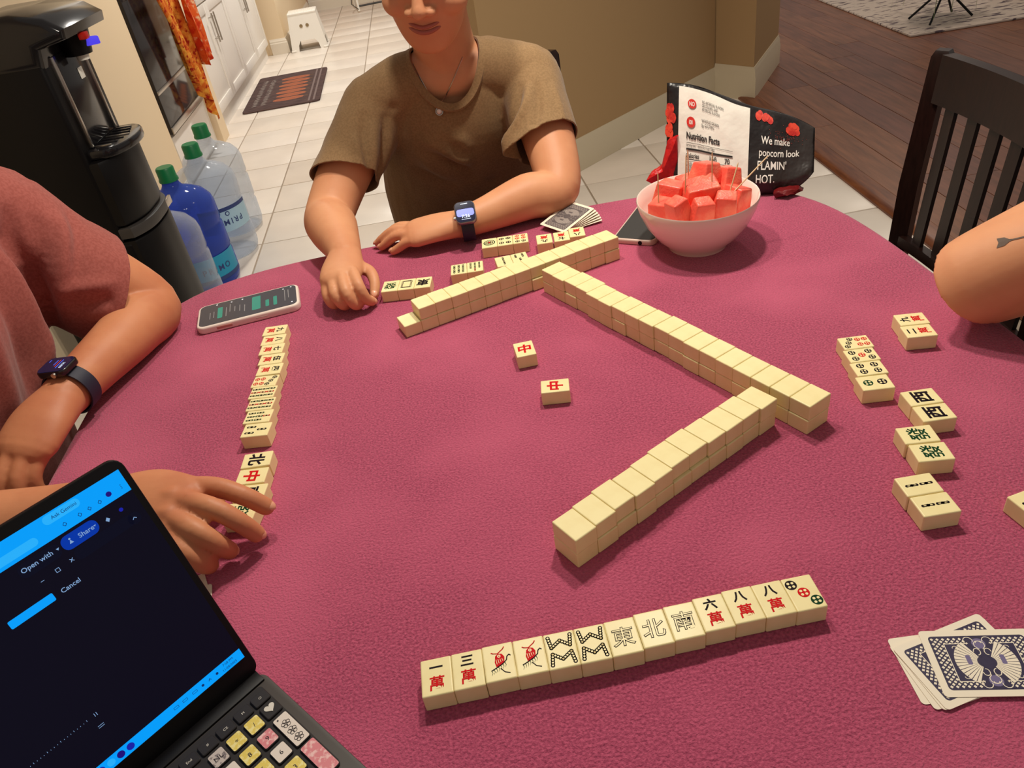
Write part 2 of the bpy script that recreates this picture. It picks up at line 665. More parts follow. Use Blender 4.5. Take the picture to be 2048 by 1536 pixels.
def floor_tiles():
    mb = MB()
    mb.b2((-2.4, 0.0, -0.05), (1.75, 11.2, -0.006))
    fl = struct(mb.build('floor', GROUT, rot=(0, 0, KA), smooth=False))
    p = 0.372
    mb = MB()
    mb.box((0, 0, -0.004), (p - 0.007, p - 0.007, 0.008), 0.0025, 2)
    first = mb.build('floor_tile', FLOORTILE, fl)
    k = 0
    for i in range(-3, 7):
        for j in range(-4, 20):
            x, y = -0.900 + p * (i + 0.5), 3.313 + p * (j + 0.5)
            if x < -1.60 and y < 4.2:
                continue
            if x > 1.75 or (x > 0.5 and y > 5.2):
                continue
            o = first if k == 0 else link('floor_tile', first.data, fl)
            o.location = (x, y, random.uniform(-0.0006, 0.0))
            k += 1
floor_tiles()

def wood_floor():
    mb = MB()
    mb.b2((1.52, 0.8, -0.05), (6.2, 9.6, 0.004))
    fl = struct(mb.build('floor_wood', PLANK, smooth=False))
    w, ln = 0.15, 1.35
    mb = MB()
    mb.box((0, 0, 0.007), (w - 0.002, ln - 0.002, 0.012), 0.0012, 1)
    first = mb.build('floor_plank', PLANK, fl)
    k = 0
    for i in range(24):
        off = random.uniform(0, ln)
        for j in range(-1, 7):
            y = 1.0 + off + j * ln
            if y < 0.9 or y > 9.0:
                continue
            o = first if k == 0 else link('floor_plank', first.data, fl)
            o.location = (1.645 + i * w, y, random.uniform(-0.0005, 0.0))
            k += 1
    mb = MB()
    pr = [(-0.03, 0.0), (-0.03, 0.008), (-0.02, 0.016), (0.0, 0.019), (0.055, 0.0185), (0.06, 0.0)]
    mb.prism([(a, b) for a, b in pr], 0.8, 9.6, M=Matrix(((1, 0, 0, 1.508), (0, 0, 1, 0), (0, 1, 0, 0), (0, 0, 0, 1))))
    struct(mb.build('trim_1', mat('walnut_nosing', rgb(126, 74, 44), 0.35, var=(8, rgb(96, 52, 34), 0.35, 0.7), stretch=(8, 1, 8))))
wood_floor()

def baseboard(name, pts, m=TRIM, h=0.135):
    """moulded skirting along a floor polyline; the room lies to the right of the walking direction"""
    mb = MB()
    prof = [(0, 0), (0.016, 0), (0.016, h * 0.70), (0.012, h * 0.76), (0.012, h * 0.84), (0.006, h * 0.93), (0.004, h), (0, h)]
    t = bmesh.new()
    n = len(pts)
    rings = []
    for i, p in enumerate(pts):
        p = Vector((*p, 0))
        ds = []
        if i > 0:
            ds.append((p - Vector((*pts[i - 1], 0))).normalized())
        if i < n - 1:
            ds.append((Vector((*pts[i + 1], 0)) - p).normalized())
        ns = [Vector((d.y, -d.x, 0)) for d in ds]
        nn = ns[0] if len(ns) == 1 else (ns[0] + ns[1]) / (1 + ns[0].dot(ns[1]))
        rings.append([t.verts.new(p + nn * a + Vector((0, 0, b))) for a, b in prof])
    m_ = len(prof)
    for a, b in zip(rings, rings[1:]):
        for k in range(m_):
            t.faces.new((a[k], a[(k + 1) % m_], b[(k + 1) % m_], b[k]))
    t.faces.new(rings[0])
    t.faces.new(rings[-1][::-1])
    bmesh.ops.recalc_face_normals(t, faces=t.faces[:])
    mb._take(t)
    return struct(mb.build(name, m, angle=25))

def kp(x, y):                     # kitchen frame -> world
    c, s = math.cos(KA), math.sin(KA)
    return (x * c - y * s, x * s + y * c)

def walls():
    Z = 2.5
    mb = MB()
    mb.b2((-1.50, 0.3, 0), (-1.375, 4.115, Z))
    struct(mb.build('wall_left', WALL, rot=(0, 0, KA), smooth=False))
    baseboard('baseboard_left', [kp(-1.375, 4.115), kp(-1.375, 0.3)][::-1], TRIM, 0.11)
    mb = MB()
    mb.b2((-2.05, 5.09, 0), (-1.39, 5.26, Z))
    struct(mb.build('wall_strip', WALL, rot=(0, 0, KA), smooth=False))
    mb = MB()
    mb.b2((-2.25, 3.6, 0), (-2.08, 8.0, Z))
    struct(mb.build('wall_kitchen', WALL, rot=(0, 0, KA), smooth=False))
    mb = MB()
    mb.b2((-2.0, 7.765, 0), (-1.275, 9.9, Z))
    struct(mb.build('wall_corner', WALL, rot=(0, 0, KA), smooth=False))
    baseboard('baseboard_corner', [kp(-1.42, 7.765), kp(-1.275, 7.765), kp(-1.275, 9.9)], TRIM, 0.13)
    mb = MB()
    mb.b2((-2.0, 10.05, 0), (1.2, 10.2, Z))
    struct(mb.build('wall_back', mat('pink_beige_wall', rgb(214, 176, 146), 0.85), rot=(0, 0, KA), smooth=False))
    baseboard('baseboard_back', [kp(-1.275, 10.05), kp(1.2, 10.05)], TRIM, 0.14)
    # angled wall behind the player, with its pillar end
    mb = MB()
    d = Vector((1.391 - 0.10, 4.317 - 3.18, 0)).normalized()
    nn = Vector((-d.y, d.x, 0)) * 0.13
    a, b = Vector((0.10, 3.18, 0)), Vector((1.45, 4.369, 0))
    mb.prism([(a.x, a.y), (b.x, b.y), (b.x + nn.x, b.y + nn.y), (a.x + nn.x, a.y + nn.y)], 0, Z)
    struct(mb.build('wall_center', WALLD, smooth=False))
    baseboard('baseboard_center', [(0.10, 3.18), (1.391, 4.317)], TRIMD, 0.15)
    mb = MB()
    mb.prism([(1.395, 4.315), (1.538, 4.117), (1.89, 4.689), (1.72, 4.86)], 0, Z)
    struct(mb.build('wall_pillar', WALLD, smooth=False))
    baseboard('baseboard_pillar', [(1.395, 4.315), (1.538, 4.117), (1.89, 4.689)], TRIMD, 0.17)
walls()

# ================================================================== KITCHEN SIDE
def cabinet(y0, y1, label):
    t = thing('base_cabinet', label, 'cabinet', (*kp(-1.71, (y0 + y1) / 2), 0), KA, 'white kitchen base cabinets')
    hw, d = (y1 - y0) / 2, 0.29
    mb = MB()
    mb.b2((-d, -hw, 0.10), (d - 0.02, hw, 0.88), 0.002)
    mb.b2((-d, -hw, 0.0), (d - 0.03, hw, 0.10))
    mb.build('body', WHITECAB, t)
    for s in (-1, 1):
        c = s * hw / 2
        def panel(nm, z0, z1):
            mb = MB()
            mb.b2((d - 0.018, c - hw / 2 + 0.003, z0), (d - 0.004, c + hw / 2 - 0.003, z1), 0.002)
            fr = 0.06
            for (ya, yb, za, zb) in ((c - hw / 2 + 0.003, c - hw / 2 + fr, z0, z1), (c + hw / 2 - fr, c + hw / 2 - 0.003, z0, z1), (c - hw / 2 + fr, c + hw / 2 - fr, z0, z0 + fr), (c - hw / 2 + fr, c + hw / 2 - fr, z1 - fr, z1)):
                mb.b2((d - 0.005, ya, za), (d + 0.004, yb, zb), 0.0015)
            return mb.build(nm, WHITECAB, t)
        dr = panel('drawer', 0.725, 0.875)
        mb = MB()
        mb.tube([(d + 0.03, c - 0.06, 0.80), (d + 0.03, c + 0.06, 0.80)], 0.006, 10)
        for q in (-0.045, 0.045):
            mb.tube([(d, c + q, 0.80), (d + 0.03, c + q, 0.80)], 0.004, 8)
        mb.build('drawer_handle', CHROME, dr)
        do = panel('door', 0.115, 0.715)
        hy = c - s * (hw / 2 - 0.035)
        mb = MB()
        mb.tube([(d + 0.032, hy, 0.47), (d + 0.032, hy, 0.65)], 0.006, 10)
        for q in (0.495, 0.625):
            mb.tube([(d, hy, q), (d + 0.032, hy, q)], 0.004, 8)
        mb.build('door_handle', CHROME, do)
    return t

cabinet(5.275, 6.46, 'white two-door kitchen cabinet beside the beige wall strip')
cabinet(6.465, 7.65, 'white two-door kitchen cabinet nearest the white step stool')
mb = MB()
mb.b2((-0.31, -1.19, 0.885), (0.32, 1.19, 0.92), 0.006)
tag(mb.build('worktop', mat('speckled_stone', rgb(200, 190, 176), 0.25, var=(120, rgb(120, 108, 98), 0.5, 0.65)), loc=(*kp(-1.71, 6.465), 0), rot=(0, 0, KA)), 'pale stone worktop lying across the white kitchen cabinets', 'worktop')

def oven():
    t = thing('wall_oven', 'dark glass oven set low in a white cabinet with orange towel', 'oven', (*kp(-1.72, 4.66), 0), KA)
    hw, d = 0.40, 0.30
    mb = MB()
    mb.b2((-d, -hw, 0.0), (d - 0.02, hw, 2.1), 0.003)
    mb.build('cabinet_body', WHITECAB, t)
    mb = MB()
    mb.b2((d - 0.02, -hw + 0.004, 0.03), (d, hw - 0.004, 0.285), 0.003)
    mb.build('lower_drawer', WHITECAB, t)
    mb = MB()
    mb.b2((d - 0.02, -hw + 0.01, 0.30), (d + 0.012, hw - 0.01, 1.02), 0.004)
    dr = mb.build('oven_door', STEELGLASS, t)
    mb = MB()
    mb.b2((d + 0.010, -hw + 0.01, 0.30), (d + 0.018, hw - 0.01, 0.335), 0.002)
    mb.b2((d + 0.010, -hw + 0.01, 0.50), (d + 0.016, hw - 0.01, 0.52), 0.002)
    mb.build('steel_strip', CHROME, dr)
    mb = MB()
    mb.tube([(d + 0.06, -hw + 0.06, 0.95), (d + 0.06, hw - 0.06, 0.95)], 0.010, 12)
    for q in (-hw + 0.09, hw - 0.09):
        mb.tube([(d + 0.01, q, 0.95), (d + 0.06, q, 0.95)], 0.007, 8)
    mb.build('oven_handle', CHROME, dr)
    mb = MB()
    mb.b2((d - 0.02, -hw + 0.01, 1.03), (d + 0.012, hw - 0.01, 1.18), 0.004)
    mb.build('control_panel', BLACKGL, t)
oven()

def towel():
    base = mat('autumn_leaf_cloth', rgb(214, 110, 44), 0.9, spec=0.1, var=(26, rgb(236, 172, 72), 0.45, 0.62), var2=(38, rgb(170, 44, 30), 0.52, 0.62))
    x0 = -1.72 + 0.30 + 0.06
    def drape(y0, y1, z1, zb0, zb1, xo, ph):
        mb = MB()
        nu, nv = 26, 30
        t = bmesh.new()
        rows = []
        for j in range(nv + 1):
            v = j / nv
            row = []
            for i in range(nu + 1):
                u = i / nu
                zb = zb0 + (zb1 - zb0) * u
                squeeze = 1 - 0.55 * v
                y = (y0 + y1) / 2 + (u - 0.5) * (y1 - y0) * squeeze + 0.10 * v * (1 if zb1 < zb0 else 0.5)
                z = z1 + (zb - z1) * v
                x = x0 + xo + 0.020 * math.sin(u * 15 + ph) * (0.4 + v) + 0.01 * math.sin(u * 7 + v * 4)
                row.append(t.verts.new((x, y, z)))
            rows.append(row)
        for a, b in zip(rows, rows[1:]):
            for i in range(nu):
                t.faces.new((a[i], a[i + 1], b[i + 1], b[i]))
        mb._take(t)
        return mb
    mb = drape(4.50, 4.86, 0.957, 0.46, 0.20, 0.036, 0.0)
    a = mb.build('hand_towel', base, rot=(0, 0, KA))
    sd = a.modifiers.new('thick', 'SOLIDIFY'); sd.thickness = 0.004
    tag(a, 'long yellow and orange leaf print towel hanging from the oven handle', 'towel', 'towels on the oven handle')
    mb = drape(4.74, 4.98, 0.957, 0.50, 0.56, 0.088, 1.3)
    b = mb.build('hand_towel', mat('orange_leaf_cloth', rgb(222, 100, 46), 0.9, spec=0.1, var=(30, rgb(232, 196, 150), 0.55, 0.68), var2=(22, rgb(200, 60, 34), 0.48, 0.6)), rot=(0, 0, KA))
    sd = b.modifiers.new('thick', 'SOLIDIFY'); sd.thickness = 0.004
    tag(b, 'shorter bright orange towel with pale spots on the oven handle', 'towel', 'towels on the oven handle')
towel()

def kitchen_mat():
    cx, cy = (-1.559 - 1.004 - 1.048 - 1.626) / 4, (5.686 + 5.694 + 6.738 + 6.784) / 4
    mb = MB()
    def rr(w, h, r, n=6):
        out = []
        for sx, sy, a0 in ((1, 1, 0), (-1, 1, 90), (-1, -1, 180), (1, -1, 270)):
            for k in range(n + 1):
                a = R(a0 + 90 * k / n)
                out.append((sx * (w / 2 - r) + r * math.cos(a), sy * (h / 2 - r) + r * math.sin(a)))
        return out
    mb.prism(rr(0.555, 1.06, 0.03), 0.0, 0.010, 0.003)
    o = mb.build('kitchen_mat', mat('grey_brown_mat', rgb(96, 76, 72), 0.9, spec=0.1, var=(14, rgb(74, 60, 60), 0.4, 0.65), stretch=(1, 4, 1)), loc=(cx, cy, 0.0008), rot=(0, 0, R(2.8)))
    tag(o, 'dark grey kitchen mat with orange pumpkins on the tiles', 'mat')
    # print is read from the cabinet side (mat x axis points away from the cabinets)
    p = Print(lambda x, y, k: (x, y, 0.0104 + k * 0.0002))
    ys = [-0.33 + 0.11 * i for i in range(7)]
    for i, yy in enumerate(ys):
        p.disc((0.035 + 0.012 * (i % 2), yy), 0.115, 0, 18, 0.047)
    p.k = 1
    for i, yy in enumerate(ys):
        for q in (-0.024, 0.0, 0.024):
            p.line([(-0.05, yy + q), (0.12, yy + q * 0.7)], 0.005, 1)
        p.line([(0.15, yy), (0.175, yy + 0.012)], 0.014, 2)
    p.k = 0
    rnd = random.Random(3)
    for r_ in range(2):
        x0 = -0.225 + r_ * 0.065
        y = -0.40
        while y < 0.38:
            l = rnd.uniform(0.018, 0.04)
            p.line([(x0, y), (x0 + 0.038, y + l * 0.4), (x0 + rnd.uniform(-0.005, 0.02), y + l)], 0.008, 3)
            y += l + 0.014
    for xx in (0.19, 0.225):
        p.rect(xx, -0.50, xx + 0.014, 0.50, 4)
    me = p.mesh('mat_print', [mat('pumpkin_orange', rgb(168, 96, 64), 0.9), mat('pumpkin_rust', rgb(136, 66, 46), 0.9), mat('stem_brown', rgb(110, 80, 50), 0.9), mat('mat_script', rgb(150, 138, 130), 0.9), mat('mat_band', rgb(122, 104, 100), 0.9)])
    link('mat_print', me, o)
kitchen_mat()

def step_stool():
    t = thing('step_stool', 'white plastic step stool with two round holes on kitchen tiles', 'stool', (*kp(-1.075, 7.85), 0), R(4))
    top, bot, h = (0.125, 0.105), (0.165, 0.145), 0.315
    mb = MB()
    mb.b2((-top[0] - 0.005, -top[1] - 0.005, h - 0.022), (top[0] + 0.005, top[1] + 0.005, h), 0.008, 3)
    mb.build('seat_top', WHITEPL, t)
    for k in range(9):
        mb = MB()
        x = -0.10 + k * 0.025
        mb.b2((x - 0.004, -0.09, h - 0.001), (x + 0.004, 0.09, h + 0.003), 0.001)
        mb.build('grip_rib', WHITEPL, t)
    # four panels with an arch each: polygon in the panel plane
    def side(sx, sy, wide):
        a, b = (top[0], bot[0]) if wide else (top[1], bot[1])
        pts = [(-b, 0), (-b, 0.0), (-a, h - 0.01), (a, h - 0.01), (b, 0), (b * 0.60, 0), (b * 0.55, 0.05), (b * 0.40, 0.085), (-b * 0.40, 0.085), (-b * 0.55, 0.05), (-b * 0.60, 0)]
        pts = pts[1:]
        mb = MB()
        o_t = top[1] if wide else top[0]
        o_b = bot[1] if wide else bot[0]
        tl = math.atan2(o_b - o_t, h)
        t2 = bmesh.new()
        for off in (0, -0.010):
            vs = []
            for x, z in pts:
                o = o_b + (o_t - o_b) * z / h + off
                vs.append(t2.verts.new((x, -o, z) if wide else (-o, x, z)))
            t2.faces.new(vs)
        n = len(pts)
        vv = t2.verts[:]
        for i in range(n):
            t2.faces.new((vv[i], vv[(i + 1) % n], vv[n + (i + 1) % n], vv[n + i]))
        bmesh.ops.recalc_face_normals(t2, faces=t2.faces[:])
        if sx < 0:
            t2.transform(Matrix.Rotation(math.pi, 4, 'Z'))
        mb._take(t2)
        return mb.build('side_panel', WHITEPL, t, smooth=False)
    f = side(1, 1, True)
    side(-1, 1, True)
    side(1, 1, False)
    side(-1, 1, False)
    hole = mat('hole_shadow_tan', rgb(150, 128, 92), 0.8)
    for q in (-0.028, 0.028):
        mb = MB()
        zz = 0.205
        o = bot[1] + (top[1] - bot[1]) * zz / h
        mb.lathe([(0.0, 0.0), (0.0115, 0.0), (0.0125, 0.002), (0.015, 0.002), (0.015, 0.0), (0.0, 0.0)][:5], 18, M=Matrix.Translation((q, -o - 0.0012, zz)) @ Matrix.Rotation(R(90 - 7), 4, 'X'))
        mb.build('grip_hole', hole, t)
    for sx in (-1, 1):
        for sy in (-1, 1):
            mb = MB()
            mb.box((sx * (bot[0] - 0.018), sy * (bot[1] - 0.016), 0.008), (0.046, 0.042, 0.016), 0.006, 2)
            mb.build('foot', WHITEPL, t)
step_stool()

def folding_rack():
    t = thing('folding_rack', 'white metal folding rack standing at the far kitchen wall', 'rack', (*kp(-0.52, 9.55), 0), 0.2)
    for s in (-1, 1):
        mb = MB()
        mb.tube([(s * 0.18, -0.16, 0.012), (s * 0.16, 0.05, 0.8)], 0.012, 8)
        mb.build('front_leg', WHITEPL, t)
        mb = MB()
        mb.tube([(s * 0.18, 0.22, 0.012), (s * 0.16, 0.03, 0.8)], 0.012, 8)
        mb.build('rear_leg', WHITEPL, t)
    for z in (0.06, 0.25, 0.45, 0.65):
        mb = MB()
        yy = -0.16 + 0.21 * z / 0.8
        mb.tube([(-0.18, yy, z), (0.18, yy, z)], 0.010, 8)
        mb.build('rung', WHITEPL if z > 0.1 else GREYPL, t)
    mb = MB()
    mb.tube([(-0.18, -0.16, 0.03), (-0.25, -0.2, 0.10), (-0.2, -0.19, 0.3), (-0.05, -0.12, 0.42)], 0.005, 6)
    mb.build('cord', GREYPL, t)
folding_rack()

# ------------------------------------------------------------------ water dispenser and bottles
def dispenser():
    t = thing('water_dispenser', 'tall black water dispenser with blue lever beside the beige wall', 'water dispenser', (-1.18, 2.375, 0))
    hy = 0.155
    mb = MB()
    mb.b2((-0.18, -hy, 0.02), (0.13, hy, 0.50), 0.012, 3)
    mb.build('base_cabinet', BLACKPL, t)
    # rounded door, bulging to the front
    mb = MB()
    poly = [(0.10, -hy + 0.003)]
    for k in range(33):
        a = -1 + 2 * k / 32
        poly.append((0.140 + 0.047 * (1 - abs(a) ** 3.0), a * (hy - 0.003)))
    poly.append((0.10, hy - 0.003))
    mb.prism(poly, 0.03, 0.505, 0.008)
    d = mb.build('door', BLACKPL, t)
    mb = MB()
    mb.prism([(x + 0.003, y * 1.005) for x, y in poly], 0.512, 0.545, 0.004)
    mb.build('door_band', GREYPL, t)
    mb = MB()
    mb.b2((0.178, hy - 0.115, 0.515), (0.187, hy - 0.04, 0.54), 0.002)
    mb.build('brand_plate', CHROME, t)
    mb = MB()
    mb.prism([(x - 0.006, y * 0.99) for x, y in poly], 0.55, 0.745, 0.01)
    mb.build('upper_panel', BLACKPL, t)
    mb = MB()
    mb.b2((-0.18, -hy, 0.50), (0.11, hy, 1.05), 0.012, 3)
    mb.build('column', BLACKPL, t)
    # shiny recessed panel
    mb = MB()
    mb.b2((0.108, -0.095, 0.775), (0.116, 0.095, 1.02), 0.003)
    rp = mb.build('recess_panel', BLACKGL, t)
    for q in (-0.10, 0.098):
        mb = MB()
        mb.b2((0.108, q - 0.006, 0.775), (0.122, q + 0.006, 1.02), 0.003)
        mb.build('recess_trim', CHROME, rp)
    mb = MB()
    mb.b2((0.1165, 0.02, 0.935), (0.118, 0.05, 0.965), 0.0005)
    mb.build('sticker', WHITEPL, rp)
    # drip tray
    mb = MB()
    poly = [(0.09, -0.13)] + [(0.15 + 0.065 * math.cos(R(a)), 0.13 * math.sin(R(a))) for a in range(-90, 91, 12)] + [(0.09, 0.13)]
    mb.prism(poly, 0.745, 0.772, 0.007)
    tr = mb.build('drip_tray', BLACKGL, t)
    for k in range(7):
        mb = MB()
        y = -0.09 + k * 0.03
        mb.b2((0.12, y - 0.004, 0.771), (0.19 - abs(y) * 0.25, y + 0.004, 0.7755), 0.001)
        mb.build('tray_slat', CHROME if k % 3 == 0 else BLACKGL, tr)
    # head: domed hood overhanging to the front
    mb = MB()
    prof = [(-0.18, 1.00), (-0.18, 1.085), (-0.15, 1.115), (-0.05, 1.135), (0.08, 1.135), (0.16, 1.115), (0.20, 1.085), (0.195, 1.06), (0.12, 1.045), (0.11, 1.00)]
    mb.prism(prof, -hy - 0.006, hy + 0.006, 0.02, 3, M=Matrix(((1, 0, 0, 0), (0, 0, 1, 0), (0, 1, 0, 0), (0, 0, 0, 1))))
    mb.build('hood', BLACKGL, t)
    mb = MB()
    mb.lathe([(0.0, 1.0), (0.035, 1.0), (0.042, 1.03), (0.05, 1.07), (0.0, 1.07)], 20, M=Matrix.Translation((0.145, 0.01, 0)))
    nz = mb.build('nozzle_housing', BLACKPL, t)
    mb = MB()
    mb.prism([(0.172, -0.010), (0.172, 0.022), (0.215, 0.006)], 1.018, 1.040, 0.003)
    mb.build('lever', mat('blue_lever', rgb(70, 60, 220), 0.3, emit=(0.08, 0.06, 0.9, 0.6)), nz)
    mb = MB()
    mb.b2((0.183, -0.045, 1.04), (0.205, -0.02, 1.058), 0.003)
    mb.build('hot_button', mat('red_button', rgb(190, 30, 20), 0.3), nz)
    mb = MB()
    mb.lathe([(0.010, 0.985), (0.016, 0.985), (0.018, 1.003), (0.010, 1.003)], 14, M=Matrix.Translation((0.15, 0.012, 0)), close=True)
    mb.build('spout', WHITEPL, nz)
    for sx in (-1, 1):
        for sy in (-1, 1):
            mb = MB()
            mb.cyl((sx * 0.14, sy * 0.12, 0.0), (sx * 0.14, sy * 0.12, 0.025), 0.016, 12)
            mb.build('foot', BLACKPL, t)
dispenser()

def glass_mat(name, col, rough=0.08, tint=0.85):
    """thin clear plastic: mostly see-through with a tint and a glossy coat"""
    m = bpy.data.materials.new(name)
    m.use_nodes = True
    nt = m.node_tree
    b = nt.nodes['Principled BSDF']
    b.inputs['Base Color'].default_value = (*col, 1)
    b.inputs['Roughness'].default_value = rough
    b.inputs['IOR'].default_value = 1.3
    tr = nt.nodes.new('ShaderNodeBsdfTransparent')
    tr.inputs[0].default_value = (*col, 1)
    lw = nt.nodes.new('ShaderNodeLayerWeight')
    lw.inputs['Blend'].default_value = 0.35
    mr = nt.nodes.new('ShaderNodeMapRange')
    mr.inputs[3].default_value = 1 - tint
    mr.inputs[4].default_value = 0.55
    nt.links.new(lw.outputs['Facing'], mr.inputs[0])
    mx = nt.nodes.new('ShaderNodeMixShader')
    nt.links.new(mr.outputs[0], mx.inputs[0])
    nt.links.new(tr.outputs[0], mx.inputs[1])
    nt.links.new(b.outputs[0], mx.inputs[2])
    nt.links.new(mx.outputs[0], nt.nodes['Material Output'].inputs['Surface'])
    return m

CLEARB = glass_mat('clear_bottle_plastic', rgb(232, 238, 246), 0.06, 0.93)
BLUEB = glass_mat('blue_bottle_plastic', rgb(96, 124, 222), 0.08, 0.75)
CAPG = mat('green_cap', rgb(16, 120, 70), 0.4)
LABELB = mat('pale_blue_label', rgb(168, 204, 226), 0.5)
LABELT = mat('teal_label', rgb(30, 150, 190), 0.5)
NAVY = mat('navy_print', rgb(40, 60, 120), 0.5)

def water_bottle(x, y, m, label, lab, rot, upside, cap=True):
    t = thing('water_bottle', label, 'bottle', (x, y, 0), rot, 'water bottles in a row by the dispenser')
    r = 0.132
    prof = [(0.0, 0.012), (0.07, 0.008), (0.11, 0.0), (0.126, 0.012), (r, 0.035), (r, 0.12), (r - 0.005, 0.128), (r - 0.005, 0.138), (r, 0.146), (r, 0.235), (r - 0.005, 0.243), (r - 0.005, 0.253), (r, 0.26), (r, 0.325), (0.126, 0.35), (0.105, 0.378), (0.07, 0.398), (0.042, 0.41), (0.033, 0.425), (0.030, 0.44), (0.030, 0.478)]
    mb = MB()
    mb.lathe(prof, 40)
    mb.build('shell', m, t, angle=60)
    if cap:
        mb = MB()
        mb.lathe([(0.0, 0.492), (0.030, 0.492), (0.034, 0.486), (0.034, 0.452), (0.037, 0.445), (0.037, 0.438), (0.032, 0.438)], 24)
        mb.build('cap', CAPG, t)
    if lab:
        # label patch wrapped on the shell, print read upside down as in the photo
        def wrap(u, v, k=0):
            a = u / (r + 0.001)
            rr = r + 0.0012 + k * 0.0005
            if upside:
                a, v = -a, -v
            return (rr * math.cos(a), rr * math.sin(a), (0.19 if lab == 1 else 0.09) + v)
        me = Print(lambda x, y, k: wrap(x, y, k))
        for i in range(16):
            x0 = -0.12 + i * 0.015
            me.rect(x0, -0.052, x0 + 0.015, 0.052, 0)
            me.k = 1
            me.rect(x0, -0.052, x0 + 0.015, -0.036, 1)
            me.k = 0
        me.k = 2
        if lab == 1:
            for i, ch in enumerate('PRIMO'):
                me.text(ch, (-0.056, -0.030, -0.010, 0.014, 0.046)[i], 0.012, 0.034, 1, 0.01)
            me.disc((0.0, -0.024), 0.010, 1)
            me.k = 3
            me.disc((0.0, -0.024), 0.006, 0)
        else:
            for i, ch in enumerate('PRIMO'):
                me.text(ch, (-0.056, -0.030, -0.010, 0.014, 0.046)[i], 0.0, 0.034, 1, 0.01)
        link('label_print', me.mesh('label_print', [LABELB if lab == 1 else LABELT, NAVY]), t)
    return t

water_bottle(-1.16, 2.70, CLEARB, 'clear water bottle squeezed between the black dispenser and the blue bottle', 0, 0.0, False)
water_bottle(-1.17, 2.98, BLUEB, 'blue tinted water bottle with green cap beside the clear ones', 2, R(-48), False)
water_bottle(-1.14, 3.25, CLEARB, 'clear water bottle with green cap and pale PRIMO label', 1, R(-52), True)
water_bottle(-1.17, 3.535, CLEARB, 'farthest clear water bottle of the row, green cap, no label', 0, 0.0, False)

# ================================================================== LOUNGE SIDE
def rug():
    m = mat('grey_stroke_rug', rgb(196, 182, 170), 0.95, spec=0.1, var=(9, rgb(98, 86, 92), 0.56, 0.60), stretch=(1.0, 4.5, 1), bump=(300, 0.3, 0.003))
    mb = MB()
    mb.b2((0, 0, 0), (2.6, 3.4, 0.012), 0.004)
    o = mb.build('area_rug', m, loc=(2.73, 4.74, 0.0135), rot=(0, 0, R(-1.2)))
    tag(o, 'pale rug with short grey strokes lying on the wood floor', 'rug')
rug()

def plant_stand():
    t = thing('plant_stand', 'thin black metal plant stand with crossed legs on the rug', 'plant stand', (3.06, 5.02, 0.026), 0.1)
    feet = [(-0.155, 0.08), (-0.16, -0.14), (0.13, 0.06), (0.14, -0.12)]
    for i, (x, y) in enumerate(feet):
        mb = MB()
        tx, ty = feet[3 - i]
        mb.tube([(x, y, 0.008), (tx * 0.8, ty * 0.8, 0.32)], 0.007, 8)
        mb.build('leg', BLACKPL, t)
    mb = MB()
    mb.lathe([(0.125, 0.31), (0.14, 0.31), (0.14, 0.325), (0.125, 0.325)], 28, close=True)
    mb.build('ring', BLACKPL, t)
    p = thing('spider_plant', 'striped spider plant with trailing leaves in a white pot', 'plant', (3.06, 5.02, 0.352))
    mb = MB()
    mb.lathe([(0.0, 0.0), (0.10, 0.0), (0.135, 0.18), (0.125, 0.18), (0.09, 0.15), (0.0, 0.15)], 28)
    mb.build('pot', WHITEPL, p)
    lm = mat('spider_leaf', rgb(120, 140, 92), 0.5, var=(30, rgb(196, 200, 160), 0.5, 0.6))
    rnd = random.Random(11)
    for k in range(46):
        a = rnd.uniform(0, 6.283)
        ln = rnd.uniform(0.20, 0.42)
        drop = rnd.uniform(0.2, 0.46)
        pts = []
        for i in range(9):
            s = i / 8
            rr = 0.05 + ln * (s - 0.25 * s * s)
            z = 0.17 + 0.20 * s * 2 * (1 - s) - drop * s * s * s
            pts.append(Vector((rr * math.cos(a), rr * math.sin(a), z)))
        mb = MB()
        n = Vector((-math.sin(a), math.cos(a), 0))
        for i in range(8):
            w0, w1 = 0.009 * (1 - (i / 8) ** 2) + 0.001, 0.009 * (1 - ((i + 1) / 8) ** 2) + 0.001
            mb.poly([pts[i] - n * w0, pts[i] + n * w0, pts[i + 1] + n * w1, pts[i + 1] - n * w1])
        bmesh.ops.remove_doubles(mb.bm, verts=mb.bm.verts[:], dist=1e-5)
        mb.build('leaf', lm, p)
plant_stand()

def pouf():
    mb = MB()
    t = thing('floor_pouf', 'pale cream shaggy pouf on the rug beside the plant', 'pouf', (3.95, 5.25, 0.0262))
    mb.lathe([(0, 0), (0.26, 0.0), (0.33, 0.06), (0.35, 0.16), (0.33, 0.27), (0.25, 0.33), (0, 0.345)], 40)
    mb.build('cushion', mat('cream_shag', rgb(222, 204, 186), 0.95, bump=(70, 0.8, 0.02)), t)
    mb = MB()
    mb.lathe([(0.346, 0.155), (0.354, 0.16), (0.346, 0.165), (0.34, 0.16)], 40, close=True)
    mb.build('seam', TRIM, t)
pouf()

# ================================================================== TABLE AND CLOTH
TZ = 0.75
TCX, TCY, TA, TN = 0.012, 0.730, 0.612, 5.0
TROT = R(2.5)

def sup(a, r=1.0, half=TA):
    c, s = math.cos(a), math.sin(a)
    k = (abs(c) ** TN + abs(s) ** TN) ** (-1 / TN)
    return half * r * k * c, half * r * k * s

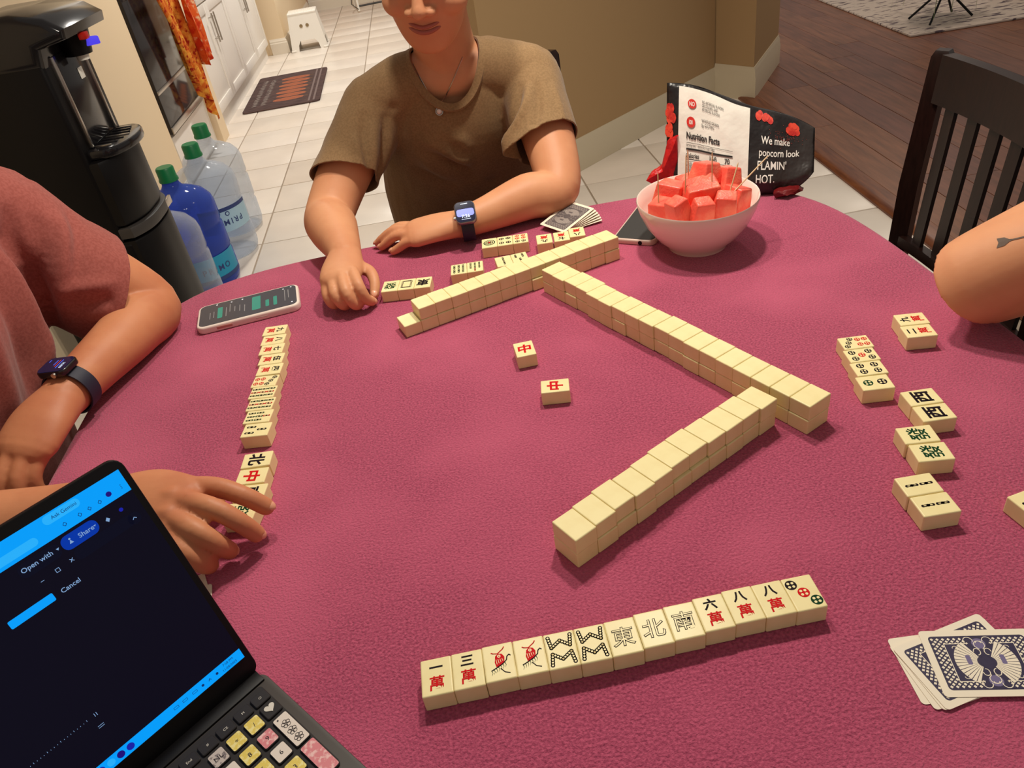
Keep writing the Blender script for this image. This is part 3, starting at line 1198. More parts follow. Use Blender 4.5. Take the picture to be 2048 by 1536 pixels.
def table():
    t = thing('dining_table', 'dark wooden dining table hidden under the magenta cloth', 'table', (TCX, TCY, 0), TROT)
    mb = MB()
    mb.prism([sup(2 * math.pi * k / 72, 1, TA - 0.012) for k in range(72)], 0.715, 0.7455, 0.004)
    mb.build('table_top', DARKWOOD, t)
    mb = MB()
    mb.lathe([(0.0, 0.10), (0.09, 0.10), (0.10, 0.16), (0.07, 0.24), (0.06, 0.40), (0.09, 0.56), (0.14, 0.68), (0.16, 0.715), (0.0, 0.715)], 28)
    mb.build('pedestal', DARKWOOD, t)
    for k in range(4):
        a = math.pi / 4 + k * math.pi / 2
        mb = MB()
        mb.tube([(0.05 * math.cos(a), 0.05 * math.sin(a), 0.16), (0.22 * math.cos(a), 0.22 * math.sin(a), 0.10), (0.38 * math.cos(a), 0.38 * math.sin(a), 0.028)], [0.04, 0.035, 0.026], 10)
        mb.build('foot', DARKWOOD, t)
table()

def cloth():
    t = bmesh.new()
    n = 180
    rings = []
    ctr = t.verts.new((0, 0, TZ))
    prof = []
    for k in range(1, 13):
        prof.append((k / 12 * (TA - 0.016), 0.0))
    for k in range(1, 6):
        a = k / 5 * math.pi / 2
        prof.append((TA - 0.016 + 0.016 * math.sin(a), -0.016 * (1 - math.cos(a))))
    for k in range(1, 9):
        prof.append((TA, -0.016 - k / 8 * 0.12))
    for h, dz in prof:
        rg = []
        for k in range(n):
            a = 2 * math.pi * k / n
            x, y = sup(a, 1, h)
            drop = max(0, -dz - 0.016) / 0.12
            if drop > 0:
                w = drop * (0.010 + 0.022 * math.sin(a * 17 + 0.6 * math.sin(a * 3)))
                l = math.hypot(x, y)
                x, y = x + x / l * w, y + y / l * w
            rg.append(t.verts.new((x, y, TZ + dz)))
        rings.append(rg)
    for k in range(n):
        t.faces.new((ctr, rings[0][k], rings[0][(k + 1) % n]))
    for a, b in zip(rings, rings[1:]):
        for k in range(n):
            t.faces.new((a[k], b[k], b[(k + 1) % n], a[(k + 1) % n]))
    mb = MB()
    mb._take(t)
    o = mb.build('tablecloth', FLEECE, loc=(TCX, TCY, 0), rot=(0, 0, TROT), angle=0)
    sd = o.modifiers.new('thick', 'SOLIDIFY')
    sd.thickness = 0.003
    sd.offset = -1
    tag(o, 'magenta fleece cloth spread over the rounded square table', 'tablecloth')
cloth()

# ================================================================== MAHJONG TILES
TW, TL, TT = 0.0265, 0.0353, 0.0193
mb = MB()
mb.box((0, 0, TT / 2), (TW - 0.0001, TL, TT - 0.0002), 0.0013, 3)
_o = mb.build('mahjong_tile', IVORY, angle=12)
TILE = _o.data
bpy.data.objects.remove(_o)
MARKM = [BLACK, RED, GREEN, IVORY]
_marks = {}
BK, RD, GN, IV = 0, 1, 2, 3

def mark(kind):
    if kind in _marks:
        return _marks[kind]
    U_ = TW
    p = Print(lambda x, y, k: (x * U_, y * U_, TT + 0.00005 + k * 0.00005))
    def pip(c, r, mi):
        p.k = 0
        p.disc(c, r, mi, 20)
        p.k = 1
        for q in range(4):
            a = math.pi / 4 + q * math.pi / 2
            p.disc((c[0] + 0.52 * r * math.cos(a), c[1] + 0.52 * r * math.sin(a)), 0.26 * r, IV, 8)
        p.k = 0
    def stick(x, y, h, mi, w=0.11, rot=False):
        a, b = (x, y - h / 2), (x, y + h / 2)
        p.k = 0
        p.line([a, b], w, mi)
        for q in (a, (x, y), b):
            p.disc(q, w * 0.62, mi, 10)
        p.k = 1
        for s in (-0.32, 0.32):
            p.disc((x, y + s * h), w * 0.20, IV, 8, w * 0.55)
        p.k = 0
    if kind.startswith('wan'):
        p.text(kind[3:], 0.0, 0.33, 0.44, BK, 0.030, shear=0.06)
        p.text('萬', 0.0, -0.24, 0.52, RD, 0.020, shear=0.06)
    elif kind.startswith('hollow'):
        p.text(kind[6:], 0.0, 0.0, 0.74, BK, 0.022, shear=0.06)
        p.k = 2
        p.text(kind[6:], 0.0, 0.0, 0.74, IV, -0.008, shear=0.06)
    elif kind.startswith('char'):
        p.text(kind[4:], 0.0, 0.0, 0.78, RD if kind[4:] == '中' else GN if kind[4:] == '發' else BK, 0.012 if kind[4:] == '發' else 0.030, shear=0.08)
    elif kind == 'frame':
        p.line([(-0.27, -0.38), (0.27, -0.38), (0.27, 0.38), (-0.27, 0.38), (-0.27, -0.38)], 0.10, BK)
        p.k = 1
        p.line([(-0.27, -0.38), (-0.27, 0.38)], 0.03, IV)
        p.line([(0.27, -0.38), (0.27, 0.38)], 0.03, IV)
    elif kind == 'bird':
        p.line([(-0.02, 0.30), (0.17, 0.44), (0.22, 0.52)], 0.035, RD)
        p.line([(-0.02, 0.30), (-0.16, 0.33), (-0.22, 0.37)], 0.035, RD)
        p.face([(-0.10, 0.22), (0.00, 0.30), (0.12, 0.27), (0.19, 0.15), (0.17, -0.02), (0.05, -0.12), (-0.10, -0.18), (-0.14, 0.0)], RD)
        p.k = 1
        p.disc((0.02, 0.20), 0.055, IV)
        for q in range(4):
            p.line([(-0.09 + q * 0.065, 0.10), (-0.07 + q * 0.065, -0.08 + q * 0.03)], 0.018, IV)
        p.k = 2
        p.disc((0.02, 0.20), 0.022, RD)
        p.k = 0
        p.line([(-0.28, -0.28), (-0.10, -0.20), (0.10, -0.10), (0.24, 0.02), (0.27, 0.14), (0.34, 0.20), (0.39, 0.15)], 0.035, BK)
        for q in range(7):
            x = -0.27 + q * 0.075
            y = -0.30 + q * 0.035
            p.line([(x, y + 0.03), (x + 0.03, y - 0.06), (x - 0.01, y - 0.15)], 0.024, GN, True)
        p.line([(0.02, -0.24), (0.14, -0.40), (0.30, -0.46)], 0.03, BK)
    elif kind == 'bam8':
        for s in (1, -1):
            pts = [(-0.36, s * 0.50), (-0.30, s * 0.12), (0.0, s * 0.34), (0.30, s * 0.12), (0.36, s * 0.50)]
            p.k = 0
            p.line(pts, 0.115, BK)
            for a, b in zip(pts, pts[1:]):
                for q in range(5):
                    p.disc((a[0] + (b[0] - a[0]) * q / 4, a[1] + (b[1] - a[1]) * q / 4), 0.072, BK, 10)
            p.k = 1
            for a, b in zip(pts, pts[1:]):
                for q in range(5):
                    p.disc((a[0] + (b[0] - a[0]) * q / 4, a[1] + (b[1] - a[1]) * q / 4), 0.036, IV, 8)
    elif kind == 'bam2':
        stick(0, 0.26, 0.36, BK, 0.10)
        stick(0, -0.26, 0.36, BK, 0.10)
    elif kind == 'bam3':
        stick(0, 0.28, 0.34, BK)
        stick(-0.22, -0.28, 0.34, BK)
        stick(0.22, -0.28, 0.34, BK)
    elif kind == 'bam6':
        for x in (-0.27, 0, 0.27):
            stick(x, 0.27, 0.36, GN)
            stick(x, -0.27, 0.36, GN)
    elif kind == 'bam7':
        stick(0, 0.42, 0.24, RD, 0.10)
        for x in (-0.27, 0, 0.27):
            stick(x, 0.05, 0.26, GN, 0.10)
            stick(x, -0.36, 0.26, GN, 0.10)
    elif kind == 'bam9':
        for x, mi in ((-0.27, GN), (0, RD), (0.27, GN)):
            for y in (0.40, 0, -0.40):
                stick(x, y, 0.28, mi, 0.10)
    elif kind == 'dot1':
        p.disc((0, 0), 0.38, GN, 28)
        p.k = 1
        p.disc((0, 0), 0.31, IV, 28)
        p.k = 2
        p.disc((0, 0), 0.26, GN, 24)
        p.k = 3
        for q in range(8):
            a = q * math.pi / 4
            p.disc((0.17 * math.cos(a), 0.17 * math.sin(a)), 0.05, IV, 8)
        p.disc((0, 0), 0.07, RD, 10)
    elif kind == 'dot2':
        pip((0, 0.29), 0.20, GN)
        pip((0, -0.29), 0.20, BK)
    elif kind == 'dot3':
        pip((-0.27, 0.36), 0.19, BK)
        pip((0, 0), 0.19, RD)
        pip((0.27, -0.36), 0.19, GN)
    elif kind == 'dot4':
        for x in (-0.22, 0.22):
            pip((x, 0.3), 0.165, BK)
            pip((x, -0.3), 0.165, BK)
    elif kind == 'dot5':
        for x in (-0.24, 0.24):
            pip((x, 0.36), 0.155, BK)
            pip((x, -0.36), 0.155, BK)
        pip((0, 0), 0.155, RD)
    elif kind == 'dot6':
        for x in (-0.2, 0.2):
            pip((x, 0.40), 0.145, BK)
            pip((x, -0.05), 0.145, RD)
            pip((x, -0.40), 0.145, RD)
    elif kind == 'dot7':
        pip((-0.28, 0.46), 0.13, BK)
        pip((0, 0.32), 0.13, BK)
        pip((0.28, 0.18), 0.13, BK)
        for x in (-0.2, 0.2):
            pip((x, -0.14), 0.13, RD)
            pip((x, -0.44), 0.13, RD)
    _marks[kind] = p.mesh('engraving', MARKM)
    return _marks[kind]

def tile(cx, cy, rz, label, group, kind=None, z=TZ):
    o = link('mahjong_tile', TILE, None, (cx, cy, z), (0, 0, rz))
    tag(o, label, 'mahjong tile', group)
    if kind:
        link('engraving', mark(kind), o)
    return o

def place(tl, ang, da, db, flip=1):
    a = R(ang)
    u = (math.cos(a), math.sin(a))
    v = (math.sin(a) * flip, -math.cos(a) * flip)
    return tl[0] + da / 2 * u[0] + db / 2 * v[0], tl[1] + da / 2 * u[1] + db / 2 * v[1]

rj = random.Random(21)
E3 = 0.0003
# short diagonal wall, eleven stacks
W3 = [(0.0150, 0.5205), (0.0365, 0.5357), (0.0574, 0.5512), (0.0820, 0.5641), (0.1031, 0.5791), (0.1248, 0.5951), (0.1482, 0.6101), (0.1721, 0.6225), (0.1953, 0.6358), (0.2180, 0.6498), (0.2424, 0.6616)]
A3 = 31.6
u3 = Vector((math.cos(R(A3)), math.sin(R(A3))))
v3 = Vector((u3.y, -u3.x))
o3 = Vector(W3[0])
for i, tl in enumerate(W3):
    off = (Vector(tl) - o3).dot(v3)          # sideways step of this stack, measured
    for lay in (1, 0):
        k = i * (TW + E3)
        s = off if lay else 0.6 * off + rj.uniform(-0.0012, 0.0012)
        c = o3 + u3 * (k + TW / 2) + v3 * (s + TL / 2)
        tile(c.x, c.y, R(A3), 'face-down cream tile, %s layer of the short diagonal wall, %s from its near end' % ('top' if lay else 'bottom', ORD[i]), 'tiles of the short diagonal wall', z=TZ + lay * TT)
# long diagonal wall, eighteen stacks
W2 = [(0.0728, 1.0409), (0.0844, 1.0185), (0.1002, 0.9963), (0.1122, 0.9742), (0.1235, 0.9471), (0.1356, 0.9237), (0.1498, 0.9035), (0.1638, 0.8786), (0.1780, 0.8550), (0.1918, 0.8355), (0.2041, 0.8125), (0.2164, 0.7874), (0.2296, 0.7647), (0.2424, 0.7399), (0.2551, 0.7165), (0.2686, 0.6931), (0.2832, 0.6681), (0.2966, 0.6452)]
A2 = math.degrees(math.atan2(0.6215 - 1.0409, 0.3096 - 0.0728))
u2 = Vector((math.cos(R(A2)), math.sin(R(A2))))
v2 = Vector((-u2.y, u2.x))
o2 = Vector(W2[0])
pitch2 = (Vector((0.3096, 0.6215)) - o2).length / 18
for i, tl in enumerate(W2):
    off = (Vector(tl) - o2).dot(v2) * 0.8
    for lay in (1, 0):
        s = off if lay else off * 0.5 + rj.uniform(-0.001, 0.001)
        c = o2 + u2 * (i * pitch2 + pitch2 / 2) + v2 * (s + TL / 2)
        tile(c.x, c.y, R(A2), 'face-down cream tile, %s layer of the long middle wall, %s from its far end' % ('top' if lay else 'bottom', ORD[i]), 'tiles of the long middle wall', z=TZ + lay * TT)
# far wall in front of the woman: thirteen above, fourteen below
o1 = Vector((-0.1287, 1.0164))
e1 = Vector((0.1908, 1.1406))
u1 = (e1 - o1).normalized()
v1 = Vector((u1.y, -u1.x))
A1 = math.atan2(u1.y, u1.x)
p1 = (e1 - o1).length / 13
p1 = max(p1, TW + 0.00005)
for i in range(13):
    c = o1 + u1 * (i * p1 + p1 / 2) + v1 * (TL / 2 + rj.uniform(-0.0005, 0.0005) + (0.0012 if i == 12 else 0))
    tile(c.x, c.y, A1, 'face-down cream tile, top layer of the wall by the olive shirt, %s from left' % ORD[i], 'tiles of the wall by the olive shirt', z=TZ + TT)
for i in range(14):
    c = o1 + u1 * (-p1 * 1.02 + i * p1 + p1 / 2) + v1 * (TL / 2 + 0.0006 + (0.0022 if i in (13, 8) else 0) + rj.uniform(-0.0006, 0.0006))
    tile(c.x, c.y, A1, 'face-down cream tile, bottom layer of the wall by the olive shirt, %s from left' % ORD[i], 'tiles of the wall by the olive shirt')

# near row of thirteen, read from the camera
NEAR = [((-0.1165, 0.4045), 'wan一', 'black one over red characters'), ((-0.0900, 0.4059), 'wan三', 'black three over red characters'), ((-0.0632, 0.4078), 'bird', 'red and green bird'), ((-0.0370, 0.4088), 'bird', 'red and green bird'), ((-0.0097, 0.4096), 'bam8', 'zigzag eight bamboo'), ((0.0162, 0.4106), 'bam8', 'zigzag eight bamboo'), ((0.0432, 0.4120), 'hollow東', 'outlined east wind'), ((0.0692, 0.4149), 'hollow北', 'outlined north wind'), ((0.0961, 0.4173), 'hollow南', 'outlined south wind'), ((0.1220, 0.4205), 'wan六', 'black six over red characters'), ((0.1488, 0.4231), 'wan八', 'black eight over red characters'), ((0.1756, 0.4239), 'wan八', 'black eight over red characters'), ((0.2016, 0.4249), 'dot3', 'three diagonal dots')]
for i, (tl, k, d) in enumerate(NEAR):
    ang = 2.6 + rj.uniform(-0.5, 0.5)
    x, y = place(tl, ang, TW, TL)
    tile(-0.1165 + TW / 2 + i * 0.02652 + 0.0005, y, R(ang), 'cream tile with %s, %s from left in the near row' % (d, ORD[i]), 'face-up tiles of the near row', k)

# row of the man in red: read from the left
LEFT = [(-0.3592, 1.0441, -3, 'wan九', 'black nine over red characters'), (-0.3570, 1.0158, -3, 'wan八', 'black eight over red characters'), (-0.3552, 0.9903, -3, 'wan七', 'black seven over red characters'), (-0.3509, 0.9613, -4, 'wan伍', 'black five over red characters'), (-0.3490, 0.9339, -4, 'wan四', 'black four over red characters'), (-0.3500, 0.9064, -6, 'dot7', 'seven dots'), (-0.3485, 0.8790, -6, 'bam9', 'nine bamboo'), (-0.3465, 0.8514, -6, 'bam9', 'nine bamboo'), (-0.3450, 0.8240, -6, 'bam7', 'seven bamboo'), (-0.3426, 0.7958, -6, 'bam3', 'three bamboo'), (-0.3320, 0.7338, -1.5, 'char北', 'black north wind'), (-0.3322, 0.7068, -4, 'char中', 'red dragon'), (-0.3281, 0.6796, -6, 'char東', 'black east wind'), (-0.3330, 0.6505, -8, 'char發', 'green dragon')]
yprev = None
for i, (x, y, a, k, d) in enumerate(LEFT):
    if yprev is not None:
        y = min(y, yprev - TW - 0.0004 - abs(math.sin(R(a - aprev))) * TL)
    yprev, aprev = y, a
    cx, cy = place((x, y), a, TL + 0.002, TW)
    lab = 'cream tile with %s, %s from far end of left row' % (d, ORD[i])
    if i == 13:
        lab = 'cream tile gripped under the fingers of the person in red'
    tile(cx, cy, R(a - 90), lab, 'face-up tiles of the left row', k)

# right-hand player's groups: read from the right
RIGHT = [((0.4895, 0.7935), -7, 'wan九', 'black nine over red characters beside the elbow'), ((0.4840, 0.7665), -7, 'wan二', 'black two over red characters, in front of the nine'),
         ((0.4042, 0.7641), -4, 'dot7', 'seven dots, back of the stack of four'), ((0.3990, 0.7371), -4, 'dot5', 'five dots in the right-hand group of four'), ((0.3945, 0.7101), -4, 'dot4', 'four dots in the right-hand group of four'), ((0.3885, 0.6830), -5, 'dot2', 'two dots, front of the group of four'),
         ((0.4206, 0.6440), -1.5, 'char西', 'west wind, back of the right-hand pair'), ((0.4197, 0.6168), -2.5, 'char西', 'west wind, front of the right-hand pair'),
         ((0.3869, 0.5888), -5, 'char發', 'green dragon, back of the right-hand pair'), ((0.3862, 0.5612), -6, 'char發', 'green dragon, front of the right-hand pair'),
         ((0.3501, 0.5195), 0, 'bam2', 'two bamboo in line, back of the right-hand pair'), ((0.3510, 0.4922), 0, 'bam2', 'two bamboo in line, front of the right-hand pair')]
for tl, a, k, d in RIGHT:
    x, y = place(tl, a, TL + 0.0012, TW)
    tile(x, y, R(a + 90), 'cream tile with ' + d, 'face-up tiles of the right-hand player', k)
x, y = place((0.4330, 0.4735), 12, TL, TW)
tile(x, y, R(102), 'cream tile cut off by the right edge of the picture', 'face-up tiles of the right-hand player', 'bam2')

# the woman's tiles: read from the far side
WOM = [((-0.1769, 1.1300), -7, ['char發', 'frame', 'char東'], ['green dragon', 'black frame', 'black east wind'], 'beside the fist of the olive-shirted person'),
       ((-0.0665, 1.1479), -2, ['bam6', 'bam7'], ['six bamboo', 'seven bamboo'], 'behind the far wall'),
       ((0.0058, 1.1475), 5, ['bam2', 'bam3'], ['two bamboo', 'three bamboo'], 'half hidden by the far wall'),
       ((-0.0099, 1.2271), -3, ['dot1', 'dot4', 'dot6'], ['one large dot', 'four dots', 'six black and red dots'], 'below the watch of the olive-shirted person')]
for tl, a, ks, ds, where in WOM:
    ar = R(a)
    for i, (k, d) in enumerate(zip(ks, ds)):
        t0 = (tl[0] + i * (TW + 0.0002) * math.cos(ar), tl[1] + i * (TW + 0.0002) * math.sin(ar))
        x, y = place(t0, a, TW, TL)
        tile(x, y, ar + math.pi, 'cream tile with %s, %s' % (d, where), 'face-up tiles of the olive-shirted person', k)
for tl, a, k, d in (((0.0825, 1.2068), -3, 'wan九', 'nine'), ((0.1118, 1.2052), -3, 'wan七', 'seven'), ((0.1391, 1.2122), -3, 'wan八', 'eight')):
    x, y = place(tl, a, TW, TL)
    tile(x, y, R(a) + math.pi, 'cream tile with black %s and red characters beside the fanned cards' % d, 'face-up tiles of the olive-shirted person', k)
# two discarded red dragons
x, y = place((0.0099, 0.8774), 4, TW, TL)
tile(x, y, R(4), 'red dragon tile lying upright in the middle of the cloth', 'discarded red dragon tiles', 'char中')
x, y = place((0.0358, 0.7809), -6, TL, TW)
tile(x, y, R(84), 'red dragon tile lying sideways, nearer the camera of the discarded two', 'discarded red dragon tiles', 'char中')

# ================================================================== FOOD ON THE TABLE
BX, BY = 0.334, 1.112
def bowl():
    prof = [(0.0, 0.006), (0.038, 0.004), (0.040, 0.0), (0.046, 0.0), (0.048, 0.006), (0.064, 0.020), (0.080, 0.042), (0.090, 0.064), (0.0945, 0.081), (0.0935, 0.0835), (0.0915, 0.082), (0.087, 0.064), (0.077, 0.044), (0.061, 0.024), (0.040, 0.012), (0.0, 0.009)]
    mb = MB()
    mb.lathe(prof, 64)
    o = mb.build('fruit_bowl', CERAMIC, loc=(BX, BY, TZ), angle=60)
    tag(o, 'round white ceramic bowl filled with watermelon chunks', 'bowl')
bowl()

def melon():
    m = mat('watermelon_flesh', rgb(244, 98, 80), 0.3, var=(40, rgb(250, 140, 112), 0.45, 0.7), bump=(260, 0.4, 0.002), sss=0.2)
    rnd = random.Random(5)
    # (x, y, z centre above the cloth, size xyz, rot, label)
    L = [(-0.040, -0.040, 0.076, (0.038, 0.030, 0.050), (4, -16, 25), 'upright watermelon wedge at the front left of the bowl'),
         (-0.008, -0.052, 0.074, (0.036, 0.026, 0.048), (14, 3, 4), 'watermelon wedge at the front middle of the bowl'),
         (0.026, -0.048, 0.077, (0.042, 0.030, 0.046), (12, 8, -20), 'watermelon chunk at the front right of the bowl, pierced by two picks'),
         (0.054, -0.020, 0.078, (0.036, 0.040, 0.032), (4, 14, 30), 'watermelon chunk at the right rim of the bowl'),
         (-0.056, -0.008, 0.074, (0.036, 0.040, 0.030), (-4, -16, 40), 'low watermelon chunk at the left rim of the bowl'),
         (0.004, -0.012, 0.092, (0.064, 0.044, 0.034), (12, -6, -8), 'large watermelon slab resting on top of the pile'),
         (0.020, 0.020, 0.110, (0.042, 0.036, 0.028), (-6, 12, 25), 'topmost watermelon chunk on the pile'),
         (-0.036, 0.020, 0.080, (0.044, 0.046, 0.042), (8, 4, 50), 'watermelon chunk at the back left of the pile'),
         (0.052, 0.016, 0.090, (0.036, 0.044, 0.046), (-12, 14, 10), 'watermelon wedge at the back right of the pile'),
         (0.0, 0.046, 0.080, (0.056, 0.036, 0.034), (4, 0, 12), 'watermelon chunk at the back rim of the bowl'),
         (0.0, -0.006, 0.040, (0.062, 0.060, 0.036), (0, 4, 30), 'watermelon chunk buried at the bottom of the bowl')]
    for x, y, z, s, r, lab in L:
        t = bmesh.new()
        bmesh.ops.create_cube(t, size=1.0)
        for v in t.verts:
            k = 0.66 if v.co.z > 0 and z > 0.06 else 1.0
            v.co = Vector((v.co.x * s[0] * k * rnd.uniform(0.85, 1.1), v.co.y * s[1] * (k if k == 1 else 0.8) * rnd.uniform(0.9, 1.1), v.co.z * s[2] * rnd.uniform(0.92, 1.08))) * 1.08
        bmesh.ops.bevel(t, geom=t.edges[:], offset=0.0032, segments=3, profile=0.6, affect='EDGES')
        bmesh.ops.subdivide_edges(t, edges=t.edges[:], cuts=1, use_grid_fill=True)
        for v in t.verts:
            q = v.co * 70 + Vector((x * 90, y * 90, z))
            v.co += v.co.normalized() * 0.0009 * noise.noise(q)
        mb = MB()
        mb._take(t)
        o = mb.build('watermelon_chunk', m, loc=(BX + x, BY + y, TZ + z), rot=tuple(R(a) for a in r), angle=0)
        tag(o, lab, 'watermelon', 'watermelon chunks in the white bowl')
    pm = mat('pale_bamboo_pick', rgb(222, 188, 140), 0.5)
    P = [((-0.064, -0.012, 0.082), (-0.063, -0.008, 0.134), 'toothpick standing in the leftmost watermelon chunk'),
         ((-0.022, -0.012, 0.106), (-0.019, -0.006, 0.154), 'toothpick at the left of the three upright ones'),
         ((-0.005, 0.03, 0.096), (-0.005, 0.034, 0.146), 'short toothpick half hidden behind the melon pile'),
         ((0.016, -0.022, 0.106), (0.017, -0.018, 0.156), 'tall toothpick in front of the topmost melon chunk'),
         ((0.034, -0.046, 0.094), (0.052, -0.032, 0.138), 'leaning toothpick in the front right melon chunk'),
         ((0.046, -0.034, 0.094), (0.106, -0.010, 0.132), 'toothpick leaning far out over the right rim')]
    for a, b, lab in P:
        A, B = Vector(a), Vector(b)
        d = (B - A).normalized()
        mb = MB()
        mb.tube([A - d * 0.014, A - d * 0.010, B - d * 0.004, B], [0.0003, 0.001, 0.001, 0.0003], 8)
        o = mb.build('toothpick', pm, loc=(BX, BY, TZ))
        tag(o, lab, 'toothpick', 'toothpicks in the watermelon')
melon()

def popcorn_bag():
    t = thing('popcorn_bag', 'black popcorn bag with white nutrition panel standing behind the bowl', 'snack bag', (0.340, 1.325, TZ), R(-20))
    WD = 0.252
    film = mat('black_film', rgb(34, 30, 30), 0.32, var=(7, rgb(52, 46, 44), 0.45, 0.7), bump=(26, 0.6, 0.012))
    redf = mat('red_film', rgb(206, 34, 34), 0.3, var=(24, rgb(150, 16, 24), 0.45, 0.65), bump=(30, 0.7, 0.012))
    white = mat('white_film', rgb(240, 234, 222), 0.4, bump=(34, 0.25, 0.008))
    ink = mat('print_black', rgb(40, 34, 32), 0.5)
    redp = mat('print_red', rgb(214, 52, 44), 0.4)
    wink = mat('print_white', rgb(240, 236, 226), 0.4)
    pop = mat('popcorn_red', rgb(226, 74, 52), 0.5, var=(60, rgb(190, 40, 34), 0.45, 0.6))
    def lo(s):
        return 0.002 + 0.020 * max(0, (s - 0.80) / 0.20) ** 2 * 1.6
    def hi(s):
        return 0.186 - 0.060 * s - 0.036 * s * s + 0.004 * math.sin(s * 9)
    def S(s, v, side=-1, off=0.0):
        """point on the bag: s across 0..1, v up 0..1"""
        z = lo(s) + (hi(s) - lo(s)) * v
        b = (math.sin(math.pi * min(1, max(0, s))) ** 0.55) * (0.034 * (1 - v) ** 0.6 * (0.35 + 0.65 * min(1, v * 5)) + 0.004) if 0 < s < 1 else 0.0
        wr = 0.0022 * math.sin(s * 23 + v * 7) * math.sin(v * 9 + s * 4) * math.sin(math.pi * s) * (1 if side < 0 else 0.8)
        y = side * (b + wr + off) + 0.055 * v + 0.0
        return (s * WD, y, z)
    mb = MB()
    tb = bmesh.new()
    nu, nv = 44, 30
    for side in (-1, 1):
        g = [[tb.verts.new(S(i / nu, j / nv, side)) for i in range(nu + 1)] for j in range(nv + 1)]
        for j in range(nv):
            for i in range(nu):
                tb.faces.new((g[j][i], g[j][i + 1], g[j + 1][i + 1], g[j + 1][i]))
    bmesh.ops.remove_doubles(tb, verts=tb.verts[:], dist=0.0004)
    # close the bottom
    es = [e for e in tb.edges if len(e.link_faces) == 1]
    if es:
        bmesh.ops.holes_fill(tb, edges=es, sides=0)
    bmesh.ops.recalc_face_normals(tb, faces=tb.faces[:])
    mb._take(tb)
    mb.build('film', film, t, angle=0)
    # white panel on the front
    def patch(name, s0, s1, v0, v1, m, off, nu=20, nv=24, curve=0.0):
        mb = MB()
        g = bmesh.new()
        q = [[g.verts.new(S(s0 + (s1 - s0) * i / nu + curve * (1 - j / nv), v0 + (v1 - v0) * j / nv, -1, off)) for i in range(nu + 1)] for j in range(nv + 1)]
        for j in range(nv):
            for i in range(nu):
                g.faces.new((q[j][i], q[j][i + 1], q[j + 1][i + 1], q[j + 1][i]))
        mb._take(g)
        return mb.build(name, m, t, angle=0)
    wp = patch('nutrition_panel', 0.085, 0.565, 0.03, 0.985, white, 0.0012)
    patch('side_gusset', 0.006, 0.055, 0.05, 0.50, redf, 0.0010)
    # print on the panel (u, w in 0..1 over the panel)
    def fnp(u, w, k):
        s = 0.085 + 0.48 * u
        return S(s, 0.03 + 0.955 * w, -1, 0.0030 + 0.0003 * k)
    p = Print(fnp)
    def txt(s, u, w, h, mi, bold=0.0, sx=1.0):
        p.text(s, u, w, h, mi, bold, center=False, sx=sx)
    p.disc((0.19, 0.865), 0.060, 1, 22, 0.042)
    p.disc((0.18, 0.70), 0.062, 1, 22, 0.050)
    p.k = 1
    p.text('NO', 0.19, 0.865, 0.055, 2, 0.02, sx=0.9)
    p.text('100', 0.18, 0.70, 0.055, 2, 0.02, sx=0.7)
    p.k = 0
    for i, s in enumerate(('NO ARTIFICIAL FLAVORS', 'OR COLORS, AND', 'ARTIFICIAL FLAVORS')):
        txt(s, 0.33, 0.895 - i * 0.035, 0.036, 0, 0.0, 0.75)
    for i, s in enumerate(('WHOLE GRAIN', '0g GLUTEN')):
        txt(s, 0.33, 0.72 - i * 0.042, 0.042, 0, 0.0, 0.85)
    txt('Nutrition Facts', 0.12, 0.545, 0.088, 0, 0.03, 0.88)
    p.rect(0.12, 0.505, 0.78, 0.509, 0)
    txt('Serving size    about 2.5 cups (28g)', 0.12, 0.475, 0.034, 0, 0.0, 0.85)
    p.rect(0.12, 0.440, 0.78, 0.458, 0)
    txt('Calories', 0.12, 0.37, 0.062, 0, 0.02, 0.9)
    txt('160', 0.46, 0.365, 0.078, 0, 0.02, 0.95)
    txt('70', 0.67, 0.365, 0.078, 0, 0.02, 0.95)
    p.rect(0.12, 0.350, 0.78, 0.356, 0)
    for i in range(9):
        w = 0.318 - i * 0.022
        txt(('Total Fat', 'Saturated Fat', 'Trans Fat', 'Cholesterol', 'Sodium', 'Total Carb.', 'Dietary Fiber', 'Total Sugars', 'Protein')[i], 0.12, w, 0.026, 0, 0.0, 0.9)
        txt('%dg  %d%%' % (8 - i % 5, 10 - i), 0.48, w, 0.026, 0, 0.0, 0.9)
        txt('%dg' % (4 - i % 4), 0.70, w, 0.026, 0, 0.0, 0.9)
        p.rect(0.12, w - 0.005, 0.78, w - 0.003, 0)
    p.rect(0.12, 0.090, 0.78, 0.108, 0)
    link('panel_print', p.mesh('panel_print', [ink, redp, wink]), wp)
    # slogan on the black side
    def fns(u, w, k):
        return S(0.615 + u, w, -1, 0.0012 + 0.0003 * k)
    p = Print(fns)
    for s, w, u, h in (('We make', 0.640, 0.030, 0.125), ('popcorn look', 0.500, 0.020, 0.125), ("FLAMIN'", 0.345, 0.012, 0.140), ('HOT.', 0.190, 0.005, 0.140)):
        p.text(s, u, w, h, 0, 0.012, center=False, sx=0.385)
    link('slogan_print', p.mesh('slogan_print', [wink]), t)
    # printed popcorn pieces
    rnd = random.Random(9)
    speck = mat('rust_speck', rgb(120, 50, 40), 0.5)
    for cx, cw, rx, ry, n in ((0.05, 0.93, 0.045, 0.05, 7), (0.245, 0.86, 0.045, 0.10, 10), (-0.585, 0.75, 0.022, 0.10, 8), (-0.59, 0.60, 0.018, 0.06, 5)):
        p = Print(fns)
        for k in range(n):
            p.k = k % 3
            p.disc((cx + rnd.uniform(-rx, rx), cw + rnd.uniform(-ry, ry) * 0.5), 0.020, 0, 9, 0.045)
        link('popcorn_print', p.mesh('popcorn_print', [pop]), t)
    p = Print(fns)
